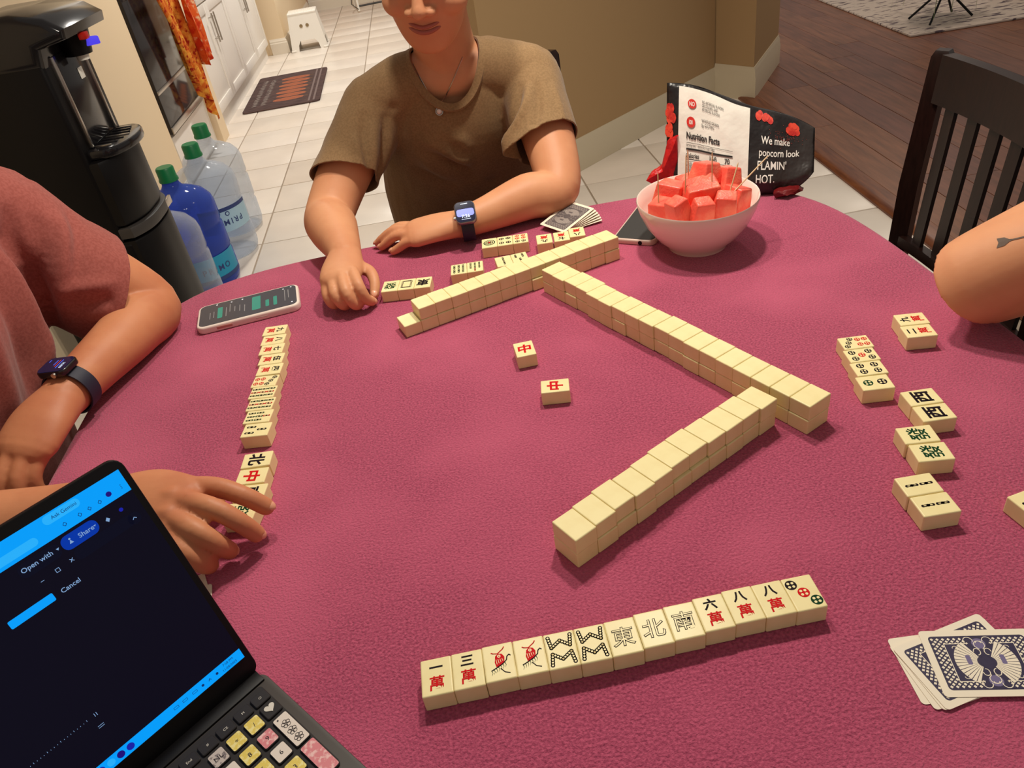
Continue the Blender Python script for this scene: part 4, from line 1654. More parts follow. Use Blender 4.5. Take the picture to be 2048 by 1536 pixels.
    for k in range(90):
        p.k = 0
        p.disc((0.19 + rnd.gauss(0, 0.045), 0.72 + rnd.gauss(0, 0.05)), 0.0022, 0, 5, 0.007)
    o = link('spice_specks', p.mesh('spice_specks', [speck]), t)
    o['kind'] = 'stuff'
    # red crumpled foot at the lower left and red underside at the right
    def crumple(name, pts, m):
        mb = MB()
        g = bmesh.new()
        n = len(pts)
        f = [g.verts.new(Vector(q)) for q in pts]
        b = [g.verts.new(Vector(q) + Vector((0.002, 0.016, 0))) for q in pts]
        c = g.verts.new(sum((Vector(q) for q in pts), Vector()) / n + Vector((0, -0.012, 0)))
        for i in range(n):
            g.faces.new((f[i], f[(i + 1) % n], c))
            g.faces.new((f[i], b[i], b[(i + 1) % n], f[(i + 1) % n]))
        g.faces.new(b[::-1])
        bmesh.ops.recalc_face_normals(g, faces=g.faces[:])
        bmesh.ops.subdivide_edges(g, edges=g.edges[:], cuts=3, use_grid_fill=True)
        for v in g.verts:
            v.co += Vector((0, 0.004 * noise.noise(v.co * 110), 0.003 * noise.noise(v.co * 90 + Vector((3, 1, 0)))))
            v.co.z = max(v.co.z, 0.0015)
        mb._take(g)
        return mb.build(name, m, t, angle=35)
    crumple('red_bottom_seal', [(-0.036, 0.0, 0.030), (-0.030, 0.004, 0.038), (-0.008, 0.004, 0.054), (0.004, 0.006, 0.100), (0.020, 0.004, 0.105), (0.022, 0.0, 0.004), (-0.006, 0.0, 0.010)], redf)
    crumple('red_under_fold', [(0.190, -0.034, 0.003), (0.186, -0.034, 0.012), (0.205, -0.032, 0.016), (0.228, -0.022, 0.012), (0.236, -0.012, 0.004)], mat('dark_red_film', rgb(110, 22, 24), 0.35, bump=(30, 0.7, 0.012)))
popcorn_bag()

# ================================================================== PHONES
def rrect(w, h, r, n=6, cx=0, cy=0):
    out = []
    for sx, sy, a0 in ((1, 1, 0), (-1, 1, 90), (-1, -1, 180), (1, -1, 270)):
        for k in range(n + 1):
            a = R(a0 + 90 * k / n)
            out.append((cx + sx * (w / 2 - r) + r * math.cos(a), cy + sy * (h / 2 - r) + r * math.sin(a)))
    return out

def phone_left():
    t = thing('smartphone', 'smartphone in white case showing a chat, near the left table edge', 'phone', (-0.405, 1.141, TZ), R(10.2))
    L_, W_ = 0.166, 0.080
    mb = MB()
    mb.prism(rrect(L_, W_, 0.013), 0.0, 0.0125, 0.003, 3)
    c = mb.build('case', mat('white_silicone', rgb(232, 216, 204), 0.5), t)
    mb = MB()
    mb.prism(rrect(L_ - 0.008, W_ - 0.008, 0.010), 0.012, 0.01285, 0.0003, 1)
    mb.build('screen', mat('lit_dark_screen', rgb(46, 42, 44), 0.12, emit=(0.09, 0.08, 0.085, 0.5)), t)
    mb = MB()
    mb.b2((-0.052, -W_ / 2 - 0.0008, 0.004), (-0.027, -W_ / 2 + 0.001, 0.009), 0.001)
    mb.build('side_button', mat('pink_button', rgb(190, 130, 118), 0.5), c)
    mb = MB()
    mb.b2((0.010, -W_ / 2 - 0.0005, 0.005), (0.030, -W_ / 2 + 0.001, 0.0075), 0.001)
    mb.build('volume_button', mat('cream_button', rgb(206, 186, 172), 0.5), c)
    p = Print(lambda x, y, k: (x, y, 0.01295 + k * 0.00005))
    teal = 0
    for x0, x1, y0, y1 in ((-0.050, -0.042, -0.020, 0.018), (0.006, 0.020, -0.022, 0.026), (0.028, 0.034, -0.020, 0.004), (0.041, 0.047, -0.022, 0.010)):
        p.face(rrect(x1 - x0, y1 - y0, 0.002, 4, (x0 + x1) / 2, (y0 + y1) / 2), 0)
    rnd = random.Random(4)
    for x in (-0.062, -0.056, -0.036, -0.030, -0.022, -0.014, -0.006, 0.060, 0.066):
        p.line([(x, rnd.uniform(-0.02, -0.005)), (x, rnd.uniform(0.004, 0.026))], 0.0012, 1)
    for x, y in ((-0.052, 0.030), (-0.028, 0.028), (-0.010, 0.028), (0.071, 0.030), (0.071, -0.026), (0.058, 0.028)):
        p.disc((x, y), 0.0015, 2, 8)
    link('chat_print', p.mesh('chat_print', [mat('chat_teal', rgb(50, 130, 112), 0.2, emit=(0.03, 0.16, 0.13, 0.4)), mat('chat_grey', rgb(120, 114, 112), 0.3, emit=(0.2, 0.2, 0.2, 0.4)), mat('chat_white', rgb(220, 220, 225), 0.3, emit=(0.6, 0.6, 0.65, 0.6))]), t)
phone_left()

def phone_right():
    t = thing('smartphone', 'dark smartphone in pale case lying between the bowl and fanned cards', 'phone', (0.2775, 1.2135, TZ), R(58.5))
    L_, W_ = 0.156, 0.074
    mb = MB()
    mb.prism(rrect(L_, W_, 0.012), 0.0, 0.0095, 0.0028, 3)
    c = mb.build('case', mat('pale_metal_case', rgb(214, 188, 174), 0.35), t)
    mb = MB()
    mb.prism(rrect(L_ - 0.007, W_ - 0.007, 0.010), 0.009, 0.0099, 0.0003, 1)
    mb.build('screen', mat('dark_screen', rgb(66, 66, 66), 0.25), t)
    mb = MB()
    mb.lathe([(0.0, 0.0), (0.0035, 0.0), (0.0035, 0.001), (0.0, 0.0012)], 14, M=Matrix.Translation((-L_ / 2 + 0.0003, -0.012, 0.0048)) @ Matrix.Rotation(R(-90), 4, 'Y'))
    mb.build('charging_port', BLACKPL, c)
phone_right()

# ================================================================== PLAYING CARDS
CW, CL = 0.0832, 0.0588
CARD = mat('card_stock', rgb(238, 226, 204), 0.4)
CINK = mat('card_blue_black', rgb(48, 40, 70), 0.45)
CINK2 = mat('card_violet', rgb(112, 102, 140), 0.45)
CGREY = mat('card_grey', rgb(92, 82, 82), 0.45)

def card_print(full=True, dark=CINK, light=None):
    p = Print(lambda x, y, k: (x, y, 0.00045 + k * 0.00003))
    hw, hh = CW / 2 - 0.0055, CL / 2 - 0.0055
    def frame(a, b, w, mi):
        p.line([(-a, -b), (a, -b), (a, b), (-a, b), (-a, -b)], w, mi)
    p.face(rrect(2 * hw, 2 * hh, 0.003), 0)
    p.k = 1
    # lozenge lattice
    st = 0.0021
    nx, ny = int(hw / st), int(hh / st)
    for i in range(-nx, nx + 1):
        for j in range(-ny, ny + 1):
            if (i + j) % 2 == 0 and abs(i * st) < hw - 0.0014 and abs(j * st) < hh - 0.0014:
                cx, cy, q = i * st, j * st, st * 0.62
                p.face([(cx - q, cy), (cx, cy - q), (cx + q, cy), (cx, cy + q)], 1)
    p.k = 2
    if full:
        # centre field: dark panel, two pale fans, hourglass and scrolls
        a, b = hw * 0.72, hh * 0.70
        p.face([(-a, -b), (a, -b), (a, b), (-a, b)], 0)
        p.k = 3
        frame(a, b, 0.0006, 1)
        for s in (-1, 1):
            n = 14
            c0 = (s * 0.002, 0)
            for k in range(n):
                a0, a1 = R(-62 + 124 * k / n), R(-62 + 124 * (k + 0.82) / n)
                r0, r1 = 0.005, 0.021
                p.face([(c0[0] + s * r0 * math.cos(a0), r0 * math.sin(a0)), (c0[0] + s * r1 * math.cos(a0), r1 * math.sin(a0)), (c0[0] + s * r1 * math.cos(a1), r1 * math.sin(a1)), (c0[0] + s * r0 * math.cos(a1), r0 * math.sin(a1))], 1)
        p.k = 4
        for s in (-1, 1):
            p.face([(0, 0), (s * 0.0, 0), (-0.011, s * hh * 0.98), (0.011, s * hh * 0.98)][1:], 0)
            p.face(rrect(0.0036, 0.0085, 0.0012, 3, s * 0.0125, 0.002), 2)
        p.k = 5
        for s in (-1, 1):
            p.disc((0, s * 0.0165), 0.0052, 2, 18, 0.0048)
        p.k = 6
        for s in (-1, 1):
            for q in (-1, 1):
                sp = [(q * (0.0012 + 0.0010 * k * math.cos(k * 0.62)), s * (0.0165 + 0.0008 * k * math.sin(k * 0.62))) for k in range(1, 8)]
                p.line(sp, 0.0006, 1)
                sp = [(q * (0.007 + 0.0035 * math.cos(R(t_))), s * (0.019 + 0.0035 * math.sin(R(t_)))) for t_ in range(-60, 220, 28)]
                p.line(sp, 0.0006, 1)
                sp = [(q * (0.004 + 0.0025 * math.cos(R(t_))), s * (0.009 + 0.003 * math.sin(R(t_)))) for t_ in range(0, 300, 30)]
                p.line(sp, 0.0006, 1)
                sp = [(q * (0.019 + 0.002 * math.cos(R(t_))), s * (0.0125 + 0.002 * math.sin(R(t_)))) for t_ in range(0, 330, 30)]
                p.line(sp, 0.0005, 1)
        for s in (-1, 1):
            p.line([(s * 0.0045 * math.cos(R(t_)), 0.0045 * 1.3 * math.sin(R(t_))) for t_ in range(-90, 91, 18)], 0.0006, 0)
    me = p.mesh('back_print', [dark, light or CARD, CINK2 if light is None else dark])
    return me

mb = MB()
mb.prism(rrect(CW, CL, 0.0032), 0.0, 0.00042)
_o = mb.build('playing_card', CARD, smooth=False)
CARDM = _o.data
bpy.data.objects.remove(_o)
PR_FULL, PR_GREY = card_print(True), card_print(True, CGREY, mat('card_mid_grey', rgb(158, 146, 138), 0.45))

def card(x, y, z, rz, label, group, pr=None, tilt=(0, 0)):
    o = link('playing_card', CARDM, None, (x, y, z), (R(tilt[0]), R(tilt[1]), R(rz)))
    tag(o, label, 'playing card', group)
    if pr:
        link('back_print', pr, o)
    return o

def corner(bl, ang):
    a = R(ang)
    return bl[0] + CW / 2 * math.cos(a) - CL / 2 * math.sin(a), bl[1] + CW / 2 * math.sin(a) + CL / 2 * math.cos(a)
G1 = 'blue-backed cards at the lower right'
for i, (bl, ang, lab) in enumerate([((0.2655, 0.3046), -2.0, 'bottom card of the blue-backed pile at the lower right'), ((0.2720, 0.2985), 6.0, 'second card up in the blue-backed pile at lower right'), ((0.2772, 0.2968), 9.5, 'third card up in the blue-backed pile at lower right'), ((0.2795, 0.2962), 12.5, 'blue-backed card tilted just under the top card at lower right'), ((0.2832, 0.3062), -9.6, 'fully visible blue-backed card on top of the lower right pile')]):
    x, y = corner(bl, ang)
    card(x, y, TZ + 0.0004 + i * 0.0006, ang, lab, G1, PR_FULL)
G2 = 'fanned grey-backed cards by the phone'
for i in range(6):
    ang = 14 + i * 5.0
    a = R(ang)
    x = 0.122 + CW / 2 * math.cos(a) - 0.012 * math.sin(a)
    y = 1.250 + CW / 2 * math.sin(a) + 0.012 * math.cos(a) - 0.003 * i
    lab = ['bottom', 'second from bottom', 'third from bottom', 'third from top', 'second from top', 'topmost'][i]
    card(x, y, TZ + 0.0045 + i * 0.0022, ang, '%s card of the grey-backed fan beside the dark phone' % lab, G2, PR_GREY, tilt=(3, -2 - i * 1.3))
card(-0.3745, 0.525, TZ + 0.0004, 24, 'white card peeking out behind the laptop, lower one', 'cards behind the laptop', PR_GREY)
card(-0.3705, 0.514, TZ + 0.0011, 12, 'white card peeking out behind the laptop, upper one', 'cards behind the laptop', PR_GREY)

# ================================================================== LAPTOP
def laptop():
    WL, DL, HB = 0.325, 0.215, 0.0175
    t = thing('laptop', 'open black laptop with colourful key stickers and lit blue screen', 'laptop', (-0.2578, 0.425, TZ), R(43.65))
    body = mat('charcoal_laptop_shell', rgb(66, 60, 56), 0.55)
    blk = mat('laptop_bezel', rgb(13, 11, 13), 0.45, spec=0.25)
    mb = MB()
    mb.prism(rrect(WL, DL, 0.010, 5, -WL / 2, -DL / 2), 0.0, HB, 0.002, 2)
    base = mb.build('base', body, t)
    mb = MB()
    mb.b2((-WL + 0.012, -0.012, HB - 0.001), (-0.004, 0.003, HB + 0.002), 0.001)
    mb.build('hinge_cover', blk, t)
    # keyboard well
    mb = MB()
    mb.prism(rrect(0.302, 0.112, 0.004, 4, -0.1605, -0.069), HB - 0.0002, HB + 0.0004)
    well = mb.build('keyboard_well', mat('key_well', rgb(34, 29, 29), 0.6), t)
    keyk = mat('key_black', rgb(36, 31, 31), 0.5)
    yel = mat('sticker_yellow', rgb(226, 200, 96), 0.5, var=(300, rgb(238, 222, 150), 0.5, 0.6))
    pink = mat('sticker_pink', rgb(216, 130, 136), 0.5, var=(260, rgb(236, 190, 186), 0.5, 0.62))
    whi = mat('sticker_white', rgb(226, 212, 200), 0.5)
    grey = mat('sticker_grey', rgb(196, 182, 174), 0.5, var=(280, rgb(120, 108, 108), 0.55, 0.62))
    inkm = mat('sticker_ink', rgb(48, 40, 44), 0.5)
    lgt = mat('key_legend', rgb(216, 208, 196), 0.5)
    def key(x, y, w, h, top, paint):
        mb = MB()
        mb.prism(rrect(w, h, 0.0018, 3), HB + 0.0004, HB + 0.0024, 0.0006, 1)
        k = mb.build('key', keyk, base, loc=(x, y, 0))
        if top is not None:
            mb = MB()
            mb.prism(rrect(w - 0.0012, h - 0.0012, 0.0015, 3), HB + 0.0024, HB + 0.0026)
            mb.build('key_sticker', top, k)
        if paint:
            p = Print(lambda a, b, c: (a, b, HB + 0.0028 + c * 0.00005))
            paint(p)
            if p.v:
                link('key_legend', p.mesh('key_legend', [inkm if top is not None else lgt]), k)
        return k
    def ltr(s, h=0.0045):
        return lambda p: p.text(s, 0, 0, h, 0, 0.0)
    cw, rh = 0.0168, 0.019
    kx = [-0.0173 - i * cw for i in range(18)]
    # function row
    fn = ['O', 'M', 'CE', '#', 'End', 'Home', 'Del', 'F12', 'F11', 'F10', 'F9', 'F8', 'F7', 'F6', 'F5', 'F4', 'F3', 'F2']
    for i, s in enumerate(fn):
        key(kx[i], -0.0255, 0.0150, 0.0115, None, ltr(s, 0.0034))
    def heart(p):
        p.face([(0, -0.0045)] + [(0.0042 * math.sin(a) ** 3 * 1.1, 0.0010 + 0.0003 * (13 * math.cos(a) - 5 * math.cos(2 * a) - 2 * math.cos(3 * a) - math.cos(4 * a))) for a in [R(175 - k * 14) for k in range(26)]], 0)
    key(kx[0], -0.0412, 0.0148, 0.0150, None, heart)
    def flowers(p):
        for c in (0.009, 0.0, -0.009):
            for k in range(5):
                a = R(90 + 72 * k)
                ctr = (0.0022 * math.cos(a), c - 0.002 + 0.0022 * math.sin(a))
                p.line([(ctr[0] + 0.0017 * math.cos(R(q)), ctr[1] + 0.0017 * math.sin(R(q))) for q in range(0, 361, 40)], 0.0004, 0)
        p.disc((-0.003, 0.0145), 0.0008, 0, 8)
    key(kx[0], -0.0705, 0.0138, 0.0355, whi, flowers)
    key(kx[0], -0.1085, 0.0138, 0.0355, pink, None)
    marks = [(-0.0424, [(yel, '/'), (yel, '*'), (grey, 'NL')]), (-0.0617, [(pink, '9'), (yel, '8'), (whi, '7')]), (-0.0806, [(whi, '6'), (yel, '5'), (pink, '4')]), (-0.0998, [(yel, '3'), (grey, '2'), (whi, '1')]), (-0.1188, [(pink, '.'), (yel, '0')])]
    cyc = [yel, pink, whi, grey, pink, yel, grey, whi]
    rows = ['=-0987654321`', '][POIUYTREWQ', "';LKJHGFDSA", '/.,MNBVCXZ', ' ']
    for r_, (yy, ks) in enumerate(marks):
        for c, (m_, s) in enumerate(ks):
            key(kx[1 + c], yy, 0.0138, 0.0150, m_, ltr(s, 0.006))
        for c, s in enumerate(rows[r_]):
            if kx[0] - (c + 4.3) * cw > -WL + 0.014:
                key(kx[0] - (c + 4.3 + 0.25 * r_) * cw, yy, 0.0138, 0.0150, cyc[(c * 3 + r_) % 8], ltr(s, 0.006) if s != ' ' else None)
    mb = MB()
    mb.prism(rrect(0.10, 0.062, 0.003, 4, -0.19, -0.172), HB - 0.0001, HB + 0.0003)
    mb.build('touchpad', mat('touchpad_grey', rgb(58, 52, 50), 0.4), base)
    # lid
    TILT = R(108)
    LM = Matrix.Translation((0, 0, HB)) @ Matrix.Rotation(TILT - R(180) + R(180), 4, 'X')
    LH = 0.2265
    # lid frame: x across, y up the lid, z out of the screen
    ly = Vector((0, -math.cos(TILT), math.sin(TILT)))
    lz = Vector((1, 0, 0)).cross(ly)
    LM = Matrix(((1, ly.x, lz.x, 0), (0, ly.y, lz.y, 0), (0, ly.z, lz.z, HB + 0.0005), (0, 0, 0, 1)))
    lid = link('lid', None, t)
    bpy.data.objects.remove(lid)
    mb = MB()
    mb.prism(rrect(WL, LH, 0.010, 5, -WL / 2, LH / 2), -0.0065, 0.0, 0.0015, 2, M=LM)
    lid = mb.build('lid', blk, t)
    mb = MB()
    sw0, sw1, sh0, sh1 = -WL + 0.007, -0.0055, 0.0200, 0.2175
    mb.b2((sw0, sh0, 0.0), (sw1, sh1, 0.0005), M=LM)
    dk = mat('screen_dark', rgb(5, 3, 7), 0.3, spec=0.12, emit=(0.0035, 0.003, 0.009, 1.0))
    mb.build('screen', dk, lid)
    def fl(x, y, k):
        return tuple(LM @ Vector((x, y, 0.0007 + k * 0.00008)))
    UI = []
    def newp():
        q = Print(fl)
        UI.append(q)
        return q
    p = newp()
    BL, WHT, PIL, DIM, NV = 0, 1, 2, 3, 4
    p.rect(sw0, 0.1985, sw1, sh1, BL)
    p = newp()
    p.rect(sw0, 0.0203, sw1, 0.0302, BL)
    p = newp()
    p.face(rrect(0.0275, 0.0115, 0.005, 5, -0.0515, 0.1902), PIL)
    p = newp()
    p.face(rrect(0.032, 0.0065, 0.001, 3, -0.1037, 0.1622), BL)
    p = newp()
    p.face(rrect(0.030, 0.0115, 0.005, 5, -0.0815, 0.1902), NV)
    p = newp()
    p.face(rrect(0.010, 0.010, 0.005, 6, -0.0151, 0.1779), NV)
    p.face(rrect(0.046, 0.010, 0.004, 4, -0.039, 0.1785), NV)
    p = newp()
    p.k = 1
    p.face(rrect(0.027, 0.0072, 0.0034, 5, -0.0526, 0.2128), 5)
    p.face(rrect(0.12, 0.0065, 0.003, 5, -0.135, 0.2045), 5)
    p = newp()
    p.k = 2
    p.text('Share', -0.047, 0.1902, 0.0052, WHT, 0.01)
    p = newp()
    p.k = 2
    p.text('Open with', -0.0835, 0.1902, 0.0052, WHT, 0.01)
    p = newp()
    p.k = 2
    p.text('Cancel', -0.0755, 0.1620, 0.0052, WHT, 0.01)
    p = newp()
    p.k = 2
    p.text('Ask Gemini', -0.0510, 0.2128, 0.0040, 6, 0.0)
    p = newp()
    p.k = 2
    p.text('x', -0.0652, 0.1778, 0.006, WHT)
    p.line([(-0.0775, 0.1758), (-0.0748, 0.1758), (-0.0748, 0.1786), (-0.0775, 0.1786), (-0.0775, 0.1758)], 0.0004, WHT)
    p.line([(-0.089, 0.1766), (-0.0865, 0.1766)], 0.0004, WHT)
    for cx in (-0.0675, -0.0585):
        pass
    p.face([(-0.0602, 0.1885), (-0.0572, 0.1885), (-0.0587, 0.1915)], WHT)
    p.disc((-0.0587, 0.1922), 0.0008, WHT, 8)
    p.face([(-0.0695, 0.1912), (-0.0672, 0.1912), (-0.0684, 0.1894)], WHT)
    p.face([(-0.0412, 0.1908), (-0.0392, 0.1908), (-0.0402, 0.1895)], WHT)
    p.face([(-0.0325, 0.1885), (-0.0308, 0.1905), (-0.0291, 0.1885), (-0.0308, 0.1865)], WHT)
    p.line([(-0.0166, 0.1773), (-0.0151, 0.1788), (-0.0136, 0.1773)], 0.0005, WHT)
    p = newp()
    p.k = 2
    for k, x in enumerate((-0.0555, -0.044, -0.0365, -0.0285)):
        p.line([(x - 0.0013, 0.2035), (x, 0.2050), (x + 0.0013, 0.2035), (x, 0.2020), (x - 0.0013, 0.2035)], 0.0004, 6)
    p.disc((-0.0205, 0.2050), 0.0021, 7, 14)
    p.disc((-0.0195, 0.1895), 0.0016, 8, 10)
    for k in range(3):
        p.disc((-0.0105, 0.2035 + k * 0.0014), 0.0004, 6, 6)
    p = newp()
    p.k = 2
    p.text('7:58 PM', -0.0185, 0.0274, 0.0030, 6, 0.0)
    p.text('11/28/2025', -0.0185, 0.0232, 0.0030, 6, 0.0)
    for k, x in enumerate((-0.030, -0.037, -0.0435, -0.051, -0.060, -0.068)):
        if k in (0, 2):
            p.disc((x, 0.0253), 0.0012, 6, 8)
        elif k == 1:
            p.line([(x - 0.0012, 0.0245), (x, 0.0262), (x + 0.0012, 0.0245)], 0.0005, 6)
        else:
            p.line([(x - 0.002, 0.0245), (x + 0.002, 0.0245), (x + 0.002, 0.0263), (x - 0.002, 0.0263), (x - 0.002, 0.0245)], 0.0003, 6)
    p = newp()
    p.k = 2
    for k, (x, c) in enumerate(((-0.108, 8), (-0.116, 7), (-0.124, 5), (-0.132, 8), (-0.14, 7), (-0.148, 5))):
        p.disc((x, 0.0253), 0.0030, c, 14)
    p = newp()
    p.k = 2
    for k in range(30):
        p.line([(-0.1196 - k * 0.0025, 0.0655), (-0.1196 - k * 0.0025, 0.0662 + 0.0006 * (k % 4 == 0))], 0.0003, WHT)
    for dy in (0.0, 0.0016):
        p.line([(-0.1165, 0.0548 + dy), (-0.1120, 0.0548 + dy)], 0.0004, WHT)
        p.line([(-0.1135 + dy, 0.0645), (-0.1135 + dy, 0.0675)], 0.0004, WHT)
    def em(n, c, s):
        return mat(n, (0.0, 0.0, 0.0), 0.4, spec=0.2, emit=(*c, s))
    b = rgb(0, 160, 255)
    uim = [em('ui_blue', b, 0.95), em('ui_text', rgb(150, 190, 240), 0.7), em('ui_pill', rgb(0, 62, 190), 0.7), em('ui_dim', rgb(30, 30, 60), 0.6), em('ui_navy', rgb(10, 12, 34), 0.7), em('ui_light_blue', rgb(40, 178, 255), 0.95), em('ui_ink', rgb(20, 60, 140), 0.5), em('ui_violet', rgb(40, 20, 150), 0.6), em('ui_indigo', rgb(30, 40, 190), 0.7)]
    for nm, q in zip(('browser_bar', 'task_bar', 'share_button', 'dialog_button', 'open_button', 'side_panel', 'address_field', 'share_text', 'open_text', 'cancel_text', 'assistant_text', 'window_controls', 'toolbar_icons', 'clock_text', 'task_icons', 'timeline'), UI):
        link(nm, q.mesh(nm, uim), lid)
laptop()

# ================================================================== CHAIRS
def chair(loc, rz, label, H=0.87, w=0.24):
    t = thing('dining_chair', label, 'chair', loc, rz, 'dark slat-back dining chairs')
    d = 0.21
    for s in (-1, 1):
        mb = MB()
        mb.tube([(s * w, d + 0.035, 0.0), (s * w, d - 0.005, 0.42), (s * w, d, 0.60), (s * w, d + 0.02, H - 0.012), (s * w, d + 0.0205, H)], [0.020, 0.026, 0.027, 0.024, 0.017], 4)
        mb.build('back_post', DARKWOOD, t, angle=30)
        mb = MB()
        mb.b2((s * w - 0.02, -d, 0.0), (s * w + 0.02, -d + 0.04, 0.43), 0.004)
        mb.build('front_leg', DARKWOOD, t)
        mb = MB()
        mb.b2((s * w - 0.011, -d + 0.03, 0.20), (s * w + 0.011, d + 0.01, 0.235), 0.003)
        mb.build('side_stretcher', DARKWOOD, t)
    mb = MB()
    mb.b2((-w - 0.005, -d - 0.01, 0.42), (w + 0.005, d - 0.02, 0.462), 0.012, 3)
    mb.build('seat', DARKWOOD, t)
    def rail(nm, z0, z1, th):
        mb = MB()
        n = 14
        g = bmesh.new()
        rings = []
        for i in range(n + 1):
            a = -1 + 2 * i / n
            x = a * (w - 0.02)
            bow = 0.018 * (1 - a * a)
            y0 = d + (z0 - 0.6) / (H - 0.6) * 0.02 + bow
            y1 = d + (z1 - 0.6) / (H - 0.6) * 0.02 + bow
            rings.append([g.verts.new(q) for q in ((x, y0 - th / 2, z0), (x, y0 + th / 2, z0), (x, y1 + th / 2, z1), (x, y1 - th / 2, z1))])
        for a, b in zip(rings, rings[1:]):
            for k in range(4):
                g.faces.new((a[k], a[(k + 1) % 4], b[(k + 1) % 4], b[k]))
        g.faces.new(rings[0][::-1])
        g.faces.new(rings[-1])
        bmesh.ops.recalc_face_normals(g, faces=g.faces[:])
        mb._take(g)
        mb.build(nm, DARKWOOD, t, angle=30)
    rail('top_rail', H - 0.095, H - 0.004, 0.024)
    rail('lower_rail', 0.463, 0.485, 0.020)
    for k in range(6):
        x = (-0.1725 + k * 0.069) * (w - 0.02) / 0.22
        a = x / (w - 0.02)
        bow = 0.018 * (1 - a * a)
        mb = MB()
        g = bmesh.new()
        hw, th = 0.0165, 0.008
        for z, y in ((0.48, d - 0.007 + bow), (H - 0.09, d + 0.0135 + bow)):
            for q in ((x - hw, y - th / 2, z), (x + hw, y - th / 2, z), (x + hw, y + th / 2, z), (x - hw, y + th / 2, z)):
                g.verts.new(q)
        v = g.verts[:]
        for k2 in range(4):
            g.faces.new((v[k2], v[(k2 + 1) % 4], v[4 + (k2 + 1) % 4], v[4 + k2]))
        g.faces.new(v[3::-1])
        g.faces.new(v[4:8])
        bmesh.ops.recalc_face_normals(g, faces=g.faces[:])
        mb._take(g)
        mb.build('back_slat', DARKWOOD, t, smooth=False)

chair((0.705, 1.29, 0), R(-93), 'dark slat-back chair standing empty at the right behind the bowl')
chair((0.024, 1.84, 0), R(0), 'dark chair behind the person in the olive shirt', w=0.213)
chair((-0.93, 0.93, 0), R(90), 'dark chair under the person in the dusty red shirt')
chair((1.04, 0.56, 0), R(-90), 'dark chair under the tattooed person at the right')

# ================================================================== PEOPLE
def V(*a):
    return Vector(a)

def head(mb, c, Rm, k=1.0):
    """face looks along local -y; origin between the ears"""
    k3 = k if isinstance(k, tuple) else (k, k, k)
    k = k3[1]
    def L(x, y, z):
        return c + Rm @ V(x * k3[0], y * k3[1], z * k3[2])
    def sp(p, r):
        r = r if isinstance(r, tuple) else (r, r, r)
        mb.sphere(L(*p), tuple(q * kk for q, kk in zip(r, k3)), 12, rot=Rm)
    secs = [(-0.113, 0.016, -0.072, 0.013), (-0.104, 0.031, -0.064, 0.025), (-0.085, 0.045, -0.052, 0.039), (-0.06, 0.055, -0.040, 0.052), (-0.03, 0.064, -0.029, 0.063), (0.0, 0.068, -0.022, 0.069), (0.035, 0.069, -0.017, 0.072), (0.065, 0.064, -0.010, 0.068), (0.09, 0.048, 0.0, 0.05)]
    stack(mb, [(L(0, y, z), Rm @ V(w, 0, 0) * k3[0], Rm @ V(0, d, 0) * k) for z, w, y, d in secs], 3, 32, 2.2)
    sp((0, 0.018, 0.03), (0.072, 0.090, 0.083))
    limb(mb, [L(0, -0.083, 0.028), L(0, -0.096, 0.0), L(0, -0.106, -0.022)], [0.008 * k, 0.009 * k, 0.0115 * k], sub=4, n=14)
    for s in (-1, 1):
        sp((s * 0.0150, -0.096, -0.0265), (0.0095, 0.011, 0.0080))
        sp((s * 0.036, -0.058, -0.026), (0.028, 0.030, 0.028))
        sp((s * 0.031, -0.074, 0.014), (0.015, 0.012, 0.011))
        sp((s * 0.030, -0.080, 0.030), (0.020, 0.008, 0.006))
        sp((s * 0.071, 0.008, -0.004), (0.007, 0.017, 0.029))
        sp((s * 0.068, 0.000, -0.026), (0.006, 0.009, 0.011))
    sp((0, -0.070, -0.058), (0.028, 0.026, 0.022))
    sp((0, -0.074, -0.098), (0.018, 0.014, 0.014))
    return L

def face_parts(par, L, Rm, k, hair, lip=LIPS, smile=0.006):
    n = 13
    for nm, z0, th, yy in (('upper_lip', -0.0565, 0.0034, -0.0950), ('lower_lip', -0.0628, 0.0044, -0.0945)):
        pts, rr = [], []
        for i in range(n):
            a = -1 + 2 * i / (n - 1)
            dip = 0.0012 * math.exp(-(a / 0.18) ** 2) if nm == 'upper_lip' else 0
            z = z0 + smile * a * a - dip + (0.0022 * (1 - a * a) if nm == 'upper_lip' else -0.0015 * (1 - a * a))
            pts.append(L(a * 0.0340, yy + 0.020 * a * a, z))
            rr.append(max(0.0007, th * k * (1 - a * a) ** 0.6))
        mb = MB()
        mb.tube(pts, rr, 10)
        mb.build(nm, lip, par, angle=0)
    for s in (-1, 1):
        mb = MB()
        mb.sphere(L(s * 0.031, -0.0745, 0.0115), 0.0115 * k, 10)
        e = mb.build('eye', EYEW, par)
        mb = MB()
        mb.sphere(L(s * 0.031, -0.0805, 0.0085), 0.0062 * k, 8)
        mb.build('iris', HAIRK, e)
        mb = MB()
        mb.tube([L(s * (0.014 + 0.012 * i), -0.0905 + 0.004 * i, 0.034 + 0.003 * math.sin(i)) for i in range(4)], [0.002 * k, 0.003 * k, 0.003 * k, 0.001 * k], 8)
        mb.build('eyebrow', hair, par)

def finger(mb, pts, r0, r1):
    n = len(pts)
    limb(mb, pts, [r0 + (r1 - r0) * i / (n - 1) for i in range(n)], sub=4, n=12)

def nail(par, tip, prev, nrm, r):
    d = (tip - prev).normalized()
    nn = (nrm - nrm.dot(d) * d).normalized()
    x = d.cross(nn)
    M3 = Matrix((x, d, nn)).transposed()
    mb = MB()
    mb.sphere(tip + nn * r * 0.62 + d * r * 0.15, (r * 0.68, r * 0.95, r * 0.42), 8, rot=M3)
    mb.build('fingernail', NAIL, par)

